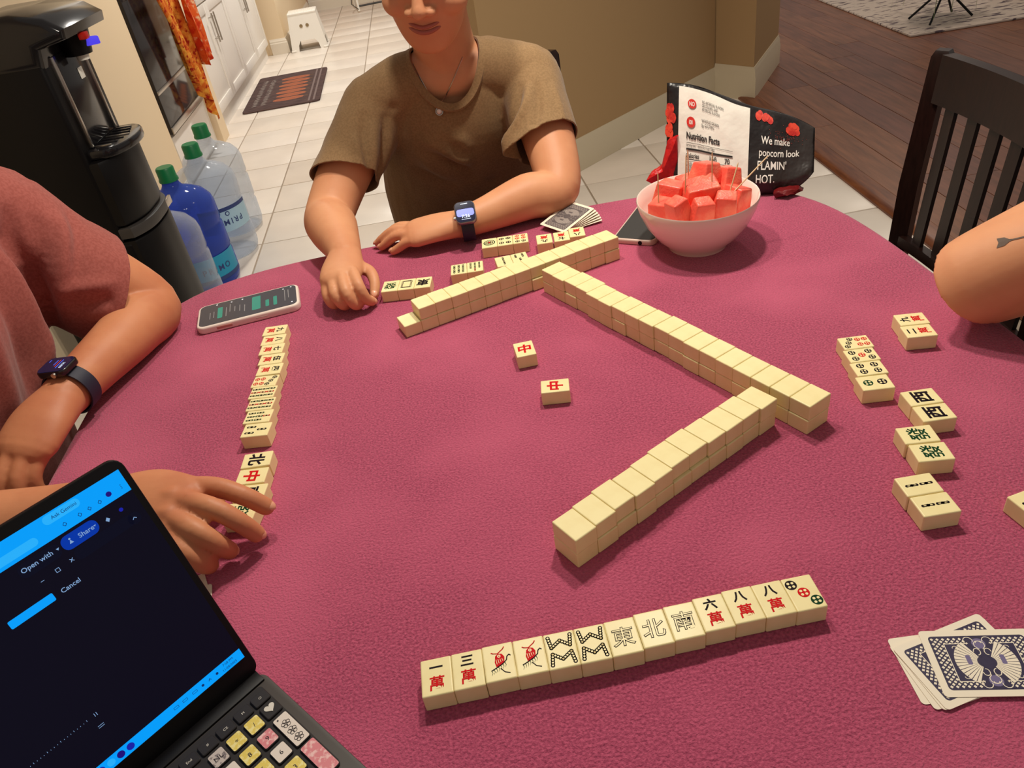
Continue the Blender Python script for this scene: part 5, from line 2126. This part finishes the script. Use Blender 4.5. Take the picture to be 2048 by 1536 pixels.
def legs(par, pel, fwdv, wd, knee_z, m, skin_below=None, k=1.0, foot=True, spread=0.11, thigh=0.40):
    mb = MB()
    sh = MB()
    for s in (-1, 1):
        h = pel + wd * s * 0.085 + V(0, 0, 0.0)
        kn = h + fwdv * thigh + wd * s * (spread - 0.085)
        kn.z = knee_z
        an = V(kn.x, kn.y, 0.09) - fwdv * 0.04
        limb(mb, [h, h.lerp(kn, 0.5), kn, kn.lerp(an, 0.35) + V(0, 0, 0), an], [0.085 * k, 0.075 * k, 0.058 * k, 0.054 * k, 0.045 * k], sub=5)
        limb(sh, [an - fwdv * 0.04 + V(0, 0, -0.045), an + fwdv * 0.06 + V(0, 0, -0.05), an + fwdv * 0.16 + V(0, 0, -0.06)], [0.035, 0.036, 0.028], upv=(0, 0, 1), flat=[1.0, 0.95, 0.9], sub=4)
    mb.sphere(pel, (0.14 * k, 0.14 * k, 0.088), 12)
    blob('trousers', mb, 0.008, m, par, 3)
    blob('shoes', sh, 0.005, BLACKPL, par, 2)

def torso(mb, pel, neck, wd, k=1.0, grow=0.0, low=0.0, hw=(0.158, 0.140, 0.152, 0.160, 0.135, 0.06), hd=(0.118, 0.102, 0.112, 0.108, 0.080, 0.055), arch=0.03):
    ax = (neck - pel)
    up_ = ax.normalized()
    fwdv = up_.cross(wd).normalized() * -1
    fwdv = wd.cross(up_).normalized()
    ts = (0.0, 0.28, 0.55, 0.76, 0.90, 1.0)
    secs = []
    for t, a, b in zip(ts, hw, hd):
        c = pel.lerp(neck, t) - fwdv * arch * math.sin(math.pi * t)
        g = grow
        secs.append((c, wd * (a * k + g), fwdv * (b * k + g)))
    if low:
        secs.insert(0, (pel - up_ * low, wd * (hw[0] * k + grow), fwdv * (hd[0] * k + grow)))
    stack(mb, secs, 4, 36, 2.3)
    return fwdv

def ring_strap(name, c, axis, nrm, ra, rb, w, m, par=None):
    """watch strap: flat oval band round the wrist"""
    b = axis.cross(nrm).normalized()
    g = bmesh.new()
    rings = []
    n = 40
    for i in range(n):
        a = 2 * math.pi * i / n
        rg = []
        for off, ww in ((0.0, -w / 2), (0.0022, -w / 2), (0.0022, w / 2), (0.0, w / 2)):
            p = c + nrm * (ra + off) * math.cos(a) + b * (rb + off) * math.sin(a) + axis * ww
            rg.append(g.verts.new(p))
        rings.append(rg)
    for i in range(n):
        q, r_ = rings[i], rings[(i + 1) % n]
        for k in range(4):
            g.faces.new((q[k], q[(k + 1) % 4], r_[(k + 1) % 4], r_[k]))
    bmesh.ops.recalc_face_normals(g, faces=g.faces[:])
    mb = MB()
    mb._take(g)
    return mb.build(name, m, par, angle=40)

def watch(label, c, axis, nrm, ra, rb, txt, metal, size=(0.036, 0.042)):
    axis = axis.normalized()
    nrm = (nrm - nrm.dot(axis) * axis).normalized()
    b = nrm.cross(axis)
    t = thing('smart_watch', label, 'watch', c, 0, 'smart watches')
    O = V(0, 0, 0)
    ring_strap('strap', O, axis, nrm, ra, rb, 0.022, mat('navy_strap', rgb(30, 30, 48), 0.55), t)
    M4 = Matrix((axis, b, nrm)).transposed().to_4x4()
    M4.translation = nrm * (ra - 0.001)
    mb = MB()
    mb.prism(rrect(size[0], size[1], 0.009, 6), 0.0, 0.0095, 0.0022, 3, M=M4)
    cs = mb.build('case', metal, t)
    mb = MB()
    mb.prism(rrect(size[0] - 0.003, size[1] - 0.003, 0.008, 6), 0.0093, 0.0102, 0.0004, 1, M=M4)
    mb.build('glass', mat('watch_glass', rgb(14, 14, 26), 0.08, emit=(0.01, 0.012, 0.05, 0.6)), cs)
    mb = MB()
    mb.cyl(M4 @ V(size[0] / 2 - 0.001, 0.008, 0.005), M4 @ V(size[0] / 2 + 0.0028, 0.008, 0.005), 0.0035, 14)
    mb.build('crown', CHROME, cs)
    p = Print(lambda x, y, k: tuple(M4 @ V(x, y, 0.0104 + 0.0001 * k)))
    txt(p)
    link('dial_print', p.mesh('dial_print', [mat('dial_white', rgb(60, 60, 70), 0.3, emit=(0.7, 0.8, 1.0, 1.0)), mat('dial_blue', rgb(40, 50, 160), 0.3, emit=(0.08, 0.14, 0.8, 0.9)), mat('dial_red', rgb(160, 40, 40), 0.3, emit=(0.6, 0.06, 0.05, 0.6))]), cs)
    return t

def woman():
    t = thing('person', 'seated person in olive brown T-shirt with pearl pendant behind the far wall', 'person', (0, 0, 0))
    pel, neck = V(0.0, 1.72, 0.56), V(-0.018, 1.535, 1.005)
    wd = V(1, 0, -0.02).normalized()          # towards her left hand
    shR, shL = V(-0.172, 1.535, 0.934), V(0.130, 1.535, 0.940)
    elR, wrR = V(-0.283, 1.385, 0.800), V(-0.238, 1.190, 0.797)
    elL, wrL = V(0.143, 1.342, 0.793), V(-0.040, 1.272, 0.786)
    Rm = Matrix.Rotation(R(4), 3, 'Y') @ Matrix.Rotation(R(-13), 3, 'Z') @ Matrix.Rotation(R(18), 3, 'X')
    HK = (1.12, 1.04, 0.93)
    hc = V(-0.0445, 1.372, 1.0875) - Rm @ V(0, -0.095 * HK[1], -0.059 * HK[2])
    mb = MB()
    torso(mb, pel, neck, wd, 0.93, arch=0.02)
    for s in (shR, shL):
        limb(mb, [neck + V(0, 0, -0.03), neck.lerp(s, 0.55) + V(0, 0, 0.0), s], [0.055, 0.052, 0.054])
    limb(mb, [shR, shR.lerp(elR, 0.5) + V(-0.006, 0.004, 0), elR, elR.lerp(wrR, 0.35) + V(-0.004, 0, 0.002), elR.lerp(wrR, 0.75), wrR], [0.056, 0.051, 0.045, 0.045, 0.033, 0.027])
    limb(mb, [shL, shL.lerp(elL, 0.5) + V(0.008, 0.006, 0), elL, elL.lerp(wrL, 0.32) + V(0, 0, 0.004), elL.lerp(wrL, 0.75), wrL], [0.056, 0.050, 0.041, 0.041, 0.031, 0.026])
    limb(mb, [neck + V(0, 0.01, -0.02), neck.lerp(hc, 0.45) + V(0, 0.020, 0), hc + Rm @ V(0, 0.018, -0.05)], [0.062, 0.053, 0.053])
    L = head(mb, hc, Rm, HK)
    # right hand: loose fist
    limb(mb, [wrR, V(-0.240, 1.150, 0.795), V(-0.241, 1.118, 0.795)], [0.028, 0.035, 0.034], upv=(0, 0.1, 1), flat=[0.85, 0.6, 0.55])
    F = [[V(-0.219, 1.116, 0.802), V(-0.209, 1.080, 0.794), V(-0.202, 1.074, 0.772), V(-0.197, 1.086, 0.760)],
         [V(-0.236, 1.110, 0.803), V(-0.229, 1.072, 0.792), V(-0.222, 1.068, 0.770), V(-0.217, 1.082, 0.760)],
         [V(-0.252, 1.114, 0.799), V(-0.248, 1.079, 0.787), V(-0.241, 1.076, 0.768), V(-0.236, 1.090, 0.760)],
         [V(-0.265, 1.122, 0.791), V(-0.263, 1.092, 0.780), V(-0.258, 1.088, 0.766), V(-0.252, 1.100, 0.760)],
         [V(-0.222, 1.172, 0.785), V(-0.198, 1.142, 0.786), V(-0.190, 1.118, 0.778), V(-0.192, 1.098, 0.766)]]
    for i, f in enumerate(F):
        finger(mb, f, 0.0100 if i < 4 else 0.0115, 0.0078)
    # left hand: flat on the cloth
    limb(mb, [wrL, V(-0.085, 1.272, 0.786), V(-0.122, 1.273, 0.782)], [0.026, 0.034, 0.036], upv=(0, -0.2, 1), flat=[0.85, 0.55, 0.48])
    G = [[V(-0.118, 1.300, 0.781), V(-0.152, 1.312, 0.783), V(-0.176, 1.320, 0.770), V(-0.188, 1.324, 0.760)],
         [V(-0.125, 1.283, 0.784), V(-0.160, 1.295, 0.785), V(-0.186, 1.304, 0.770), V(-0.198, 1.308, 0.760)],
         [V(-0.122, 1.264, 0.783), V(-0.156, 1.275, 0.782), V(-0.178, 1.284, 0.768), V(-0.190, 1.288, 0.760)],
         [V(-0.112, 1.248, 0.779), V(-0.138, 1.254, 0.776), V(-0.158, 1.261, 0.764), V(-0.168, 1.264, 0.759)],
         [V(-0.070, 1.300, 0.780), V(-0.095, 1.324, 0.772), V(-0.120, 1.334, 0.764)]]
    for i, f in enumerate(G):
        finger(mb, f, 0.0098, 0.0072)
    bod = blob('body', mb, 0.0027, SKINW, t, 3)
    for f in F[:1] + F[4:]:
        nail(t, f[-1], f[-2], V(0.1, -0.5, 0.5), 0.0078)
    for f in G[:4]:
        nail(t, f[-1], f[-2], V(-0.3, 0, 1), 0.0072)
    face_parts(t, L, Rm, 1.0, HAIRB, smile=0.011)
    # hair, gathered behind the head, with short locks by the ears
    mb = MB()
    def hs(p, r):
        mb.sphere(L(*p), r, 12, rot=Rm)
    hs((0, 0.034, 0.040), (0.088, 0.092, 0.088))
    hs((-0.020, -0.022, 0.082), (0.058, 0.056, 0.030))
    hs((0.028, -0.020, 0.080), (0.052, 0.054, 0.030))
    for s in (-1, 1):
        hs((s * 0.066, 0.022, 0.030), (0.022, 0.058, 0.045))
    limb(mb, [L(0, 0.115, 0.05), L(0, 0.150, 0.03), L(0, 0.158, -0.04), L(0, 0.140, -0.12), L(0, 0.135, -0.18)], [0.022, 0.034, 0.032, 0.026, 0.008], sub=4, n=16)
    for s in (-1, 1):
        limb(mb, [L(s * 0.066, -0.02, 0.06), L(s * 0.076, 0.004, 0.02), L(s * 0.078, 0.022, -0.02), L(s * 0.074, 0.03, -0.05)], [0.010, 0.009, 0.007, 0.003], sub=4, n=10)
    blob('hair', mb, 0.004, HAIRB, t, 2)
    for s in (-1, 1):
        mb = MB()
        mb.sphere(L(s * 0.0765, 0.0, -0.036), 0.0042, 8)
        mb.tube([L(s * 0.0745, -0.001, -0.026), L(s * 0.078, 0.0, -0.032), L(s * 0.0765, 0.0, -0.040)], 0.001, 6)
        mb.build('earring', CHROME, t)
    # T-shirt
    sh = MB()
    torso(sh, pel, neck + V(0, 0.0, 0.0), wd, 0.93, 0.013, low=0.05, hw=(0.205, 0.204, 0.184, 0.172, 0.150, 0.075), hd=(0.118, 0.110, 0.128, 0.128, 0.092, 0.058), arch=0.02)
    hemR, hemL = shR.lerp(elR, 0.66), shL.lerp(elL, 0.60)
    for s, e, hm in ((shR, elR, hemR), (shL, elL, hemL)):
        limb(sh, [neck + V(0, 0, -0.035), neck.lerp(s, 0.5) + V(0, 0, -0.002), s + V(0, 0, 0.002)], [0.062, 0.060, 0.064])
        ext = hm + (e - s).normalized() * 0.03
        limb(sh, [s, s.lerp(hm, 0.55), hm, ext], [0.065, 0.063, 0.064, 0.064], ends=False)
    aR, aL = (elR - shR).normalized(), (elL - shL).normalized()
    cuts = [(hemR, (aR + V(0.30, 0, 0)).normalized(), 0.115), (hemL, (aL + V(0.15, 0, 0.0)).normalized(), 0.115), ]
    folds = [(V(-0.10, 1.40, 0.87), V(-0.012, 1.38, 0.765), 0.014, 0.016), (V(0.085, 1.40, 0.87), V(0.012, 1.38, 0.765), 0.014, 0.016), (V(-0.012, 1.37, 0.80), V(0.012, 1.38, 0.745), 0.016, -0.016), (V(-0.09, 1.38, 0.83), V(-0.005, 1.40, 0.72), 0.012, -0.014), (V(0.08, 1.38, 0.83), V(0.012, 1.40, 0.72), 0.012, -0.014), (V(-0.055, 1.40, 0.90), V(0.0, 1.39, 0.83), 0.012, 0.007), (V(0.05, 1.40, 0.90), V(0.01, 1.39, 0.83), 0.012, 0.007),
             (V(-0.128, 1.44, 0.945), V(-0.150, 1.42, 0.81), 0.010, -0.012), (V(-0.160, 1.43, 0.935), V(-0.19, 1.40, 0.84), 0.011, 0.008), (V(-0.185, 1.46, 0.945), V(-0.215, 1.42, 0.86), 0.009, -0.007), (V(-0.21, 1.45, 0.90), V(-0.23, 1.40, 0.84), 0.009, 0.005),
             (V(0.098, 1.44, 0.965), V(0.088, 1.42, 0.80), 0.009, -0.012), (V(0.118, 1.44, 0.955), V(0.108, 1.41, 0.83), 0.009, 0.009), (V(0.138, 1.44, 0.955), V(0.125, 1.39, 0.85), 0.008, -0.008), (V(0.158, 1.46, 0.93), V(0.15, 1.40, 0.86), 0.008, 0.004),
             (V(-0.085, 1.42, 0.93), V(-0.055, 1.40, 0.83), 0.014, 0.006), (V(0.060, 1.42, 0.93), V(0.045, 1.40, 0.83), 0.014, 0.006), (V(-0.14, 1.46, 0.79), V(-0.06, 1.43, 0.72), 0.014, -0.009), (V(0.085, 1.44, 0.79), V(0.04, 1.43, 0.71), 0.014, -0.009), (V(-0.12, 1.45, 0.83), V(-0.08, 1.43, 0.74), 0.012, 0.006)]
    tee = blob('t_shirt', sh, 0.004, OLIVE, t, 5, cuts, folds, 0.0022, neck=(V(-0.020, 1.516, 1.010), V(0, -0.5, 0.86).normalized(), V(1, 0, 0), 0.066, 0.080))
    legs(t, pel, V(0, -1, 0), wd, 0.52, DENIM)
    # pendant necklace
    nk = thing('necklace', 'thin necklace with a round pearl pendant on the olive shirt', 'necklace', (0, 0, 0))
    from mathutils.bvhtree import BVHTree
    vs, fs = [], []
    for o in (bod, tee):
        n0 = len(vs)
        vs += [v.co.copy() for v in o.data.vertices]
        fs += [tuple(n0 + i for i in q.vertices) for q in o.data.polygons]
    bv = BVHTree.FromPolygons(vs, fs)
    def on(x, z, off=0.0016):
        h = bv.ray_cast(V(x, 1.15, z), V(0, 1, 0))
        return (h[0] if h[0] is not None else V(x, 1.45, z)) - V(0, off, 0)
    pend = on(-0.048, 0.930, 0.005)
    for s, x1, xm in ((-1, -0.080, -0.058), (1, 0.012, -0.030)):
        pts = [pend + V(0, 0, 0.008)] + [on(xm + (x1 - xm) * k / 7, 0.952 + 0.06 * k / 7) for k in range(8)]
        mb = MB()
        mb.tube(pts, 0.0009, 6)
        mb.build('chain', CHROME, nk)
    mb = MB()
    mb.sphere(pend, 0.0052, 10)
    mb.build('pearl', mat('pearl_white', rgb(236, 220, 212), 0.2), nk)
    mb = MB()
    mb.lathe([(0.0058, -0.001), (0.0072, -0.001), (0.0072, 0.001), (0.0058, 0.001)], 20, M=Matrix.Translation(pend) @ Matrix.Rotation(R(80), 4, 'X'), close=True)
    mb.build('pendant_ring', CHROME, nk)
    return t, L
woman()

def face_w(p):
    p.face(rrect(0.030, 0.014, 0.004, 4, 0.0, 0.002), 1)
    p.k = 1
    p.text('7:26', 0.0, 0.009, 0.0085, 0, 0.02, rot=math.pi)
    p.line([(-0.008, 0.0148), (0.008, 0.0148)], 0.0009, 0)
    p.line([(-0.006, -0.015), (0.006, -0.015)], 0.0014, 0)
watch('black smart watch with blue lit face on the olive-shirted person', V(-0.030, 1.2675, 0.7865), V(-1, -0.02, 0), V(0.05, -0.60, 0.80), 0.030, 0.029, face_w, mat('grey_aluminium', rgb(150, 146, 146), 0.35, metal=0.9))

def man():
    t = thing('person', 'person in dusty red T-shirt leaning on the left table edge', 'person', (0, 0, 0))
    pel, neck = V(-0.87, 0.93, 0.56), V(-0.745, 0.955, 1.055)
    wd = V(0.06, 1, 0).normalized()           # towards his left hand
    shL, shR = V(-0.695, 1.105, 0.985), V(-0.77, 0.785, 0.985)
    elL, wrL = V(-0.556, 1.138, 0.795), V(-0.600, 0.890, 0.797)
    elR, wrR = V(-0.705, 0.632, 0.790), V(-0.440, 0.644, 0.800)
    hc = V(-0.735, 0.965, 1.215)
    Rm = Matrix.Rotation(R(90), 3, 'Z') @ Matrix.Rotation(R(15), 3, 'X')
    mb = MB()
    torso(mb, pel, neck, wd, 1.08, arch=0.02)
    for s in (shR, shL):
        limb(mb, [neck + V(0, 0, -0.03), neck.lerp(s, 0.55), s], [0.062, 0.058, 0.062])
    limb(mb, [shL, shL.lerp(elL, 0.5), elL, elL.lerp(wrL, 0.30) + V(0.010, 0, 0.0), elL.lerp(wrL, 0.72) + V(0.004, 0, 0), wrL], [0.062, 0.055, 0.046, 0.0435, 0.035, 0.030])
    limb(mb, [shR, shR.lerp(elR, 0.5), elR, elR.lerp(wrR, 0.30), elR.lerp(wrR, 0.72), wrR], [0.062, 0.056, 0.049, 0.050, 0.037, 0.030])
    limb(mb, [neck + V(0, 0, -0.02), neck.lerp(hc, 0.5) + V(-0.01, 0, 0), hc + Rm @ V(0, 0.018, -0.05)], [0.068, 0.060, 0.060])
    L = head(mb, hc, Rm, 1.06)
    # left hand: hanging over the edge of the table
    limb(mb, [wrL, V(-0.612, 0.846, 0.794), V(-0.622, 0.812, 0.784)], [0.031, 0.040, 0.041], upv=(0.1, -0.3, 1), flat=[0.85, 0.60, 0.5])
    HL = [[V(-0.652, 0.818, 0.781), V(-0.668, 0.786, 0.764), V(-0.668, 0.778, 0.738), V(-0.660, 0.784, 0.716)],
          [V(-0.634, 0.808, 0.786), V(-0.648, 0.772, 0.766), V(-0.649, 0.764, 0.736), V(-0.642, 0.772, 0.712)],
          [V(-0.616, 0.806, 0.784), V(-0.628, 0.772, 0.764), V(-0.631, 0.764, 0.736), V(-0.627, 0.772, 0.716)],
          [V(-0.600, 0.812, 0.777), V(-0.612, 0.784, 0.762), V(-0.616, 0.776, 0.742), V(-0.615, 0.782, 0.722)],
          [V(-0.632, 0.870, 0.786), V(-0.662, 0.842, 0.770), V(-0.674, 0.816, 0.754)]]
    for i, f in enumerate(HL):
        finger(mb, f, 0.0112, 0.0086)
    # right hand: reaching for the last tile
    limb(mb, [wrR, V(-0.405, 0.632, 0.806), V(-0.368, 0.610, 0.808)], [0.031, 0.040, 0.041], upv=(0.1, -0.2, 1), flat=[0.85, 0.58, 0.46])
    HR = [[V(-0.372, 0.640, 0.810), V(-0.330, 0.630, 0.812), V(-0.300, 0.620, 0.802), V(-0.281, 0.618, 0.783)],
          [V(-0.366, 0.616, 0.816), V(-0.324, 0.594, 0.816), V(-0.300, 0.586, 0.798), V(-0.290, 0.590, 0.773)],
          [V(-0.367, 0.596, 0.811), V(-0.337, 0.572, 0.808), V(-0.320, 0.568, 0.788), V(-0.318, 0.578, 0.767)],
          [V(-0.372, 0.580, 0.802), V(-0.350, 0.558, 0.796), V(-0.338, 0.556, 0.778), V(-0.338, 0.566, 0.763)],
          [V(-0.405, 0.655, 0.796), V(-0.372, 0.660, 0.786), V(-0.346, 0.652, 0.772)]]
    for i, f in enumerate(HR):
        finger(mb, f, 0.0122 if i < 4 else 0.0125, 0.0098)
    # knuckles and tendons
    for f in HR[:4]:
        mb.sphere(f[0] + V(0, 0, 0.002), 0.0125, 8)
        limb(mb, [V(-0.425, 0.642, 0.812), f[0] + V(-0.006, 0, 0.006)], [0.006, 0.0075], sub=4, n=8)
    blob('body', mb, 0.0027, SKINM, t, 3)
    for f in HR[:4]:
        d = (f[-1] - f[-2]).normalized()
        nail(t, f[-1], f[-2], V(0.75, -0.25, 0.55), 0.0086)
    face_parts(t, L, Rm, 1.06, HAIRK)
    mb = MB()
    mb.sphere(L(0, 0.022, 0.045), (0.080 * 1.06, 0.092 * 1.06, 0.083 * 1.06), 12, rot=Rm)
    mb.sphere(L(0, -0.015, 0.09), (0.06, 0.055, 0.035), 12, rot=Rm)
    blob('hair', mb, 0.005, HAIRK, t, 2)
    sh = MB()
    torso(sh, pel, neck, wd, 1.08, 0.016, low=0.05, hw=(0.165, 0.162, 0.165, 0.168, 0.145, 0.075), hd=(0.14, 0.138, 0.138, 0.126, 0.092, 0.060), arch=0.02)
    hL, hR = shL.lerp(elL, 0.70), shR.lerp(elR, 0.68)
    for s, e, hm in ((shR, elR, hR), (shL, elL, hL)):
        limb(sh, [neck + V(0, 0, -0.035), neck.lerp(s, 0.5), s + V(0, 0, 0.004)], [0.068, 0.068, 0.074])
        ext = hm + (e - s).normalized() * 0.04
        limb(sh, [s, s.lerp(hm, 0.5) + V(-0.01, -0.01, -0.005), hm + V(-0.008, -0.014, -0.006), ext + V(-0.008, -0.014, -0.006)], [0.078, 0.082, 0.080, 0.080], ends=False)
    aL, aR = (elL - shL).normalized(), (elR - shR).normalized()
    cuts = [(hL, (aL + V(0.0, 0.35, 0.15)).normalized(), 0.13), (hR, aR, 0.13)]
    folds = [(V(-0.625, 1.07, 0.97), V(-0.665, 1.05, 0.85), 0.014, -0.016), (V(-0.60, 1.09, 0.97), V(-0.625, 1.05, 0.87), 0.012, 0.010), (V(-0.645, 1.05, 1.00), V(-0.67, 1.03, 0.80), 0.014, -0.012), (V(-0.60, 1.12, 0.97), V(-0.60, 1.06, 0.90), 0.010, -0.007),
             (V(-0.64, 1.17, 0.95), V(-0.57, 1.15, 0.88), 0.010, 0.006), (V(-0.62, 1.04, 0.89), V(-0.56, 1.07, 0.87), 0.010, 0.007), (V(-0.61, 1.05, 0.86), V(-0.55, 1.10, 0.84), 0.009, -0.006), (V(-0.65, 1.00, 1.02), V(-0.66, 0.98, 0.72), 0.018, 0.012), (V(-0.64, 0.955, 1.0), V(-0.67, 0.93, 0.70), 0.016, -0.012), (V(-0.64, 0.90, 1.0), V(-0.68, 0.88, 0.72), 0.018, 0.012), (V(-0.65, 1.02, 0.86), V(-0.67, 0.90, 0.74), 0.016, 0.008)]
    blob('t_shirt', sh, 0.0045, MAROON, t, 5, cuts, folds, 0.0025, neck=(neck + V(0.02, 0, 0.0), V(0.4, 0, 0.9).normalized(), V(0, 1, 0), 0.075, 0.085))
    legs(t, pel, V(1, 0, 0), wd, 0.50, KHAKI, k=1.1, spread=0.13)
man()

def face_m(p):
    p.text('10:09', 0.004, 0.012, 0.0062, 0, 0.02, rot=math.pi / 2 * 0)
    for i in range(3):
        p.line([(-0.010, 0.006 - i * 0.004), (0.010 - 0.004 * i, 0.006 - i * 0.004)], 0.0014, 1 if i != 1 else 2)
    p.line([(-0.012, -0.014), (-0.006, -0.014)], 0.0012, 1)
watch('dark smart watch with navy strap on the wrist of the person in red', V(-0.594, 0.908, 0.7975), V(-0.053, -0.25, 0), V(-0.10, -0.18, 0.97), 0.0325, 0.033, face_m, mat('graphite_metal', rgb(70, 66, 68), 0.25, metal=0.9), (0.038, 0.044))

def right_person():
    t = thing('person', 'person at the right edge resting a bare tattooed elbow on the table', 'person', (0, 0, 0))
    pel, neck = V(1.02, 0.56, 0.56), V(0.90, 0.55, 1.06)
    wd = V(0.05, -1, 0).normalized()
    shR, shL = V(0.805, 0.700, 0.965), V(0.865, 0.38, 0.985)
    elR, wrR = V(0.578, 0.782, 0.806), V(0.725, 0.640, 0.965)
    elL, wrL = V(0.80, 0.30, 0.70), V(0.72, 0.44, 0.62)
    hc = V(0.84, 0.55, 1.22)
    Rm = Matrix.Rotation(R(-90), 3, 'Z') @ Matrix.Rotation(R(15), 3, 'X')
    mb = MB()
    torso(mb, pel, neck, wd, 1.0, arch=0.02)
    for s in (shR, shL):
        limb(mb, [neck + V(0, 0, -0.03), neck.lerp(s, 0.55), s], [0.060, 0.056, 0.060])
    limb(mb, [shR, shR.lerp(elR, 0.5) + V(0, 0, -0.008), elR, elR.lerp(wrR, 0.30) + V(0.0, 0.006, 0), elR.lerp(wrR, 0.75), wrR], [0.068, 0.068, 0.057, 0.052, 0.038, 0.029])
    limb(mb, [shL, shL.lerp(elL, 0.5), elL, elL.lerp(wrL, 0.35), wrL], [0.06, 0.053, 0.045, 0.044, 0.028])
    limb(mb, [neck + V(0, 0, -0.02), neck.lerp(hc, 0.5) + V(0.01, 0, 0), hc + Rm @ V(0, 0.018, -0.05)], [0.064, 0.056, 0.056])
    L = head(mb, hc, Rm, 1.03)
    def hand(w, d, n, k):
        s = d.cross(n).normalized()
        limb(mb, [w, w + d * 0.05, w + d * 0.085], [0.029, 0.037, 0.038], upv=n, flat=[0.85, 0.58, 0.46])
        for i in range(4):
            b = w + d * (0.085 - 0.004 * abs(i - 1)) + s * k * (0.027 - 0.018 * i)
            finger(mb, [b, b + d * 0.035 + n * 0.004, b + d * 0.055 - n * 0.012, b + d * 0.060 - n * 0.030], 0.0105, 0.008)
        b = w + d * 0.02 + s * k * 0.03
        finger(mb, [b, b + d * 0.03 + s * k * 0.016, b + d * 0.055 + s * k * 0.014], 0.011, 0.0085)
    hand(wrR, (wrR - elR).normalized(), V(-0.6, 0.3, 0.7), 1)
    hand(wrL, V(-0.6, 0.75, 0).normalized(), V(0, 0, 1), 1)
    body = blob('body', mb, 0.003, SKINW, t, 3)
    face_parts(t, L, Rm, 1.03, HAIRK)
    mb = MB()
    mb.sphere(L(0, 0.022, 0.045), (0.080, 0.093, 0.084), 12, rot=Rm)
    mb.sphere(L(0, -0.015, 0.09), (0.06, 0.055, 0.035), 12, rot=Rm)
    blob('hair', mb, 0.005, HAIRK, t, 2)
    sh = MB()
    torso(sh, pel, neck, wd, 1.0, 0.015, low=0.05, hw=(0.165, 0.160, 0.162, 0.165, 0.142, 0.075), arch=0.02)
    for s, e in ((shR, elR), (shL, elL)):
        limb(sh, [neck + V(0, 0, -0.035), neck.lerp(s, 0.5), s + V(0, 0, 0.004)], [0.066, 0.066, 0.072])
        hm = s.lerp(e, 0.34)
        limb(sh, [s, hm, hm + (e - s).normalized() * 0.03], [0.074, 0.076, 0.076], ends=False)
    cuts = [(shR.lerp(elR, 0.34), (elR - shR).normalized(), 0.12), (shL.lerp(elL, 0.34), (elL - shL).normalized(), 0.12)]
    blob('t_shirt', sh, 0.005, GREYT, t, 5, cuts, (), 0.0025, neck=(neck + V(-0.02, 0, 0), V(-0.4, 0, 0.9).normalized(), V(0, 1, 0), 0.075, 0.085))
    legs(t, pel, V(-1, 0, 0), wd, 0.50, KHAKI, k=1.05)
    # small arrow tattoo, laid on the skin
    from mathutils.bvhtree import BVHTree
    me = body.data
    bv = BVHTree.FromPolygons([v.co.copy() for v in me.vertices], [tuple(p.vertices) for p in me.polygons])
    ctr = V(0.5765, 0.7400, 0.8800)
    e1 = V(0.62, -0.64, 0.46).normalized()
    n0 = V(-0.72, -0.23, 0.65).normalized()
    e2 = n0.cross(e1).normalized()
    def sk(x, y, k):
        o = ctr + e1 * x + e2 * y + n0 * 0.03
        h = bv.ray_cast(o, -n0)
        if h[0] is None:
            return tuple(o - n0 * 0.03)
        return tuple(h[0] + h[1] * 0.0005)
    p = Print(sk)
    for i in range(8):
        p.line([(0.006 + i * 0.006, 0), (0.012 + i * 0.006, 0)], 0.0018, 0)
    p.face([(-0.009, 0.0), (-0.011, 0.006), (-0.003, 0.0052), (0.002, 0.0016), (0.006, 0.0008), (0.006, -0.0008), (0.002, -0.0016), (-0.003, -0.0052), (-0.011, -0.006)], 0)
    link('arrow_tattoo', p.mesh('arrow_tattoo', [mat('tattoo_ink', rgb(92, 74, 62), 0.6)]), t)
right_person()
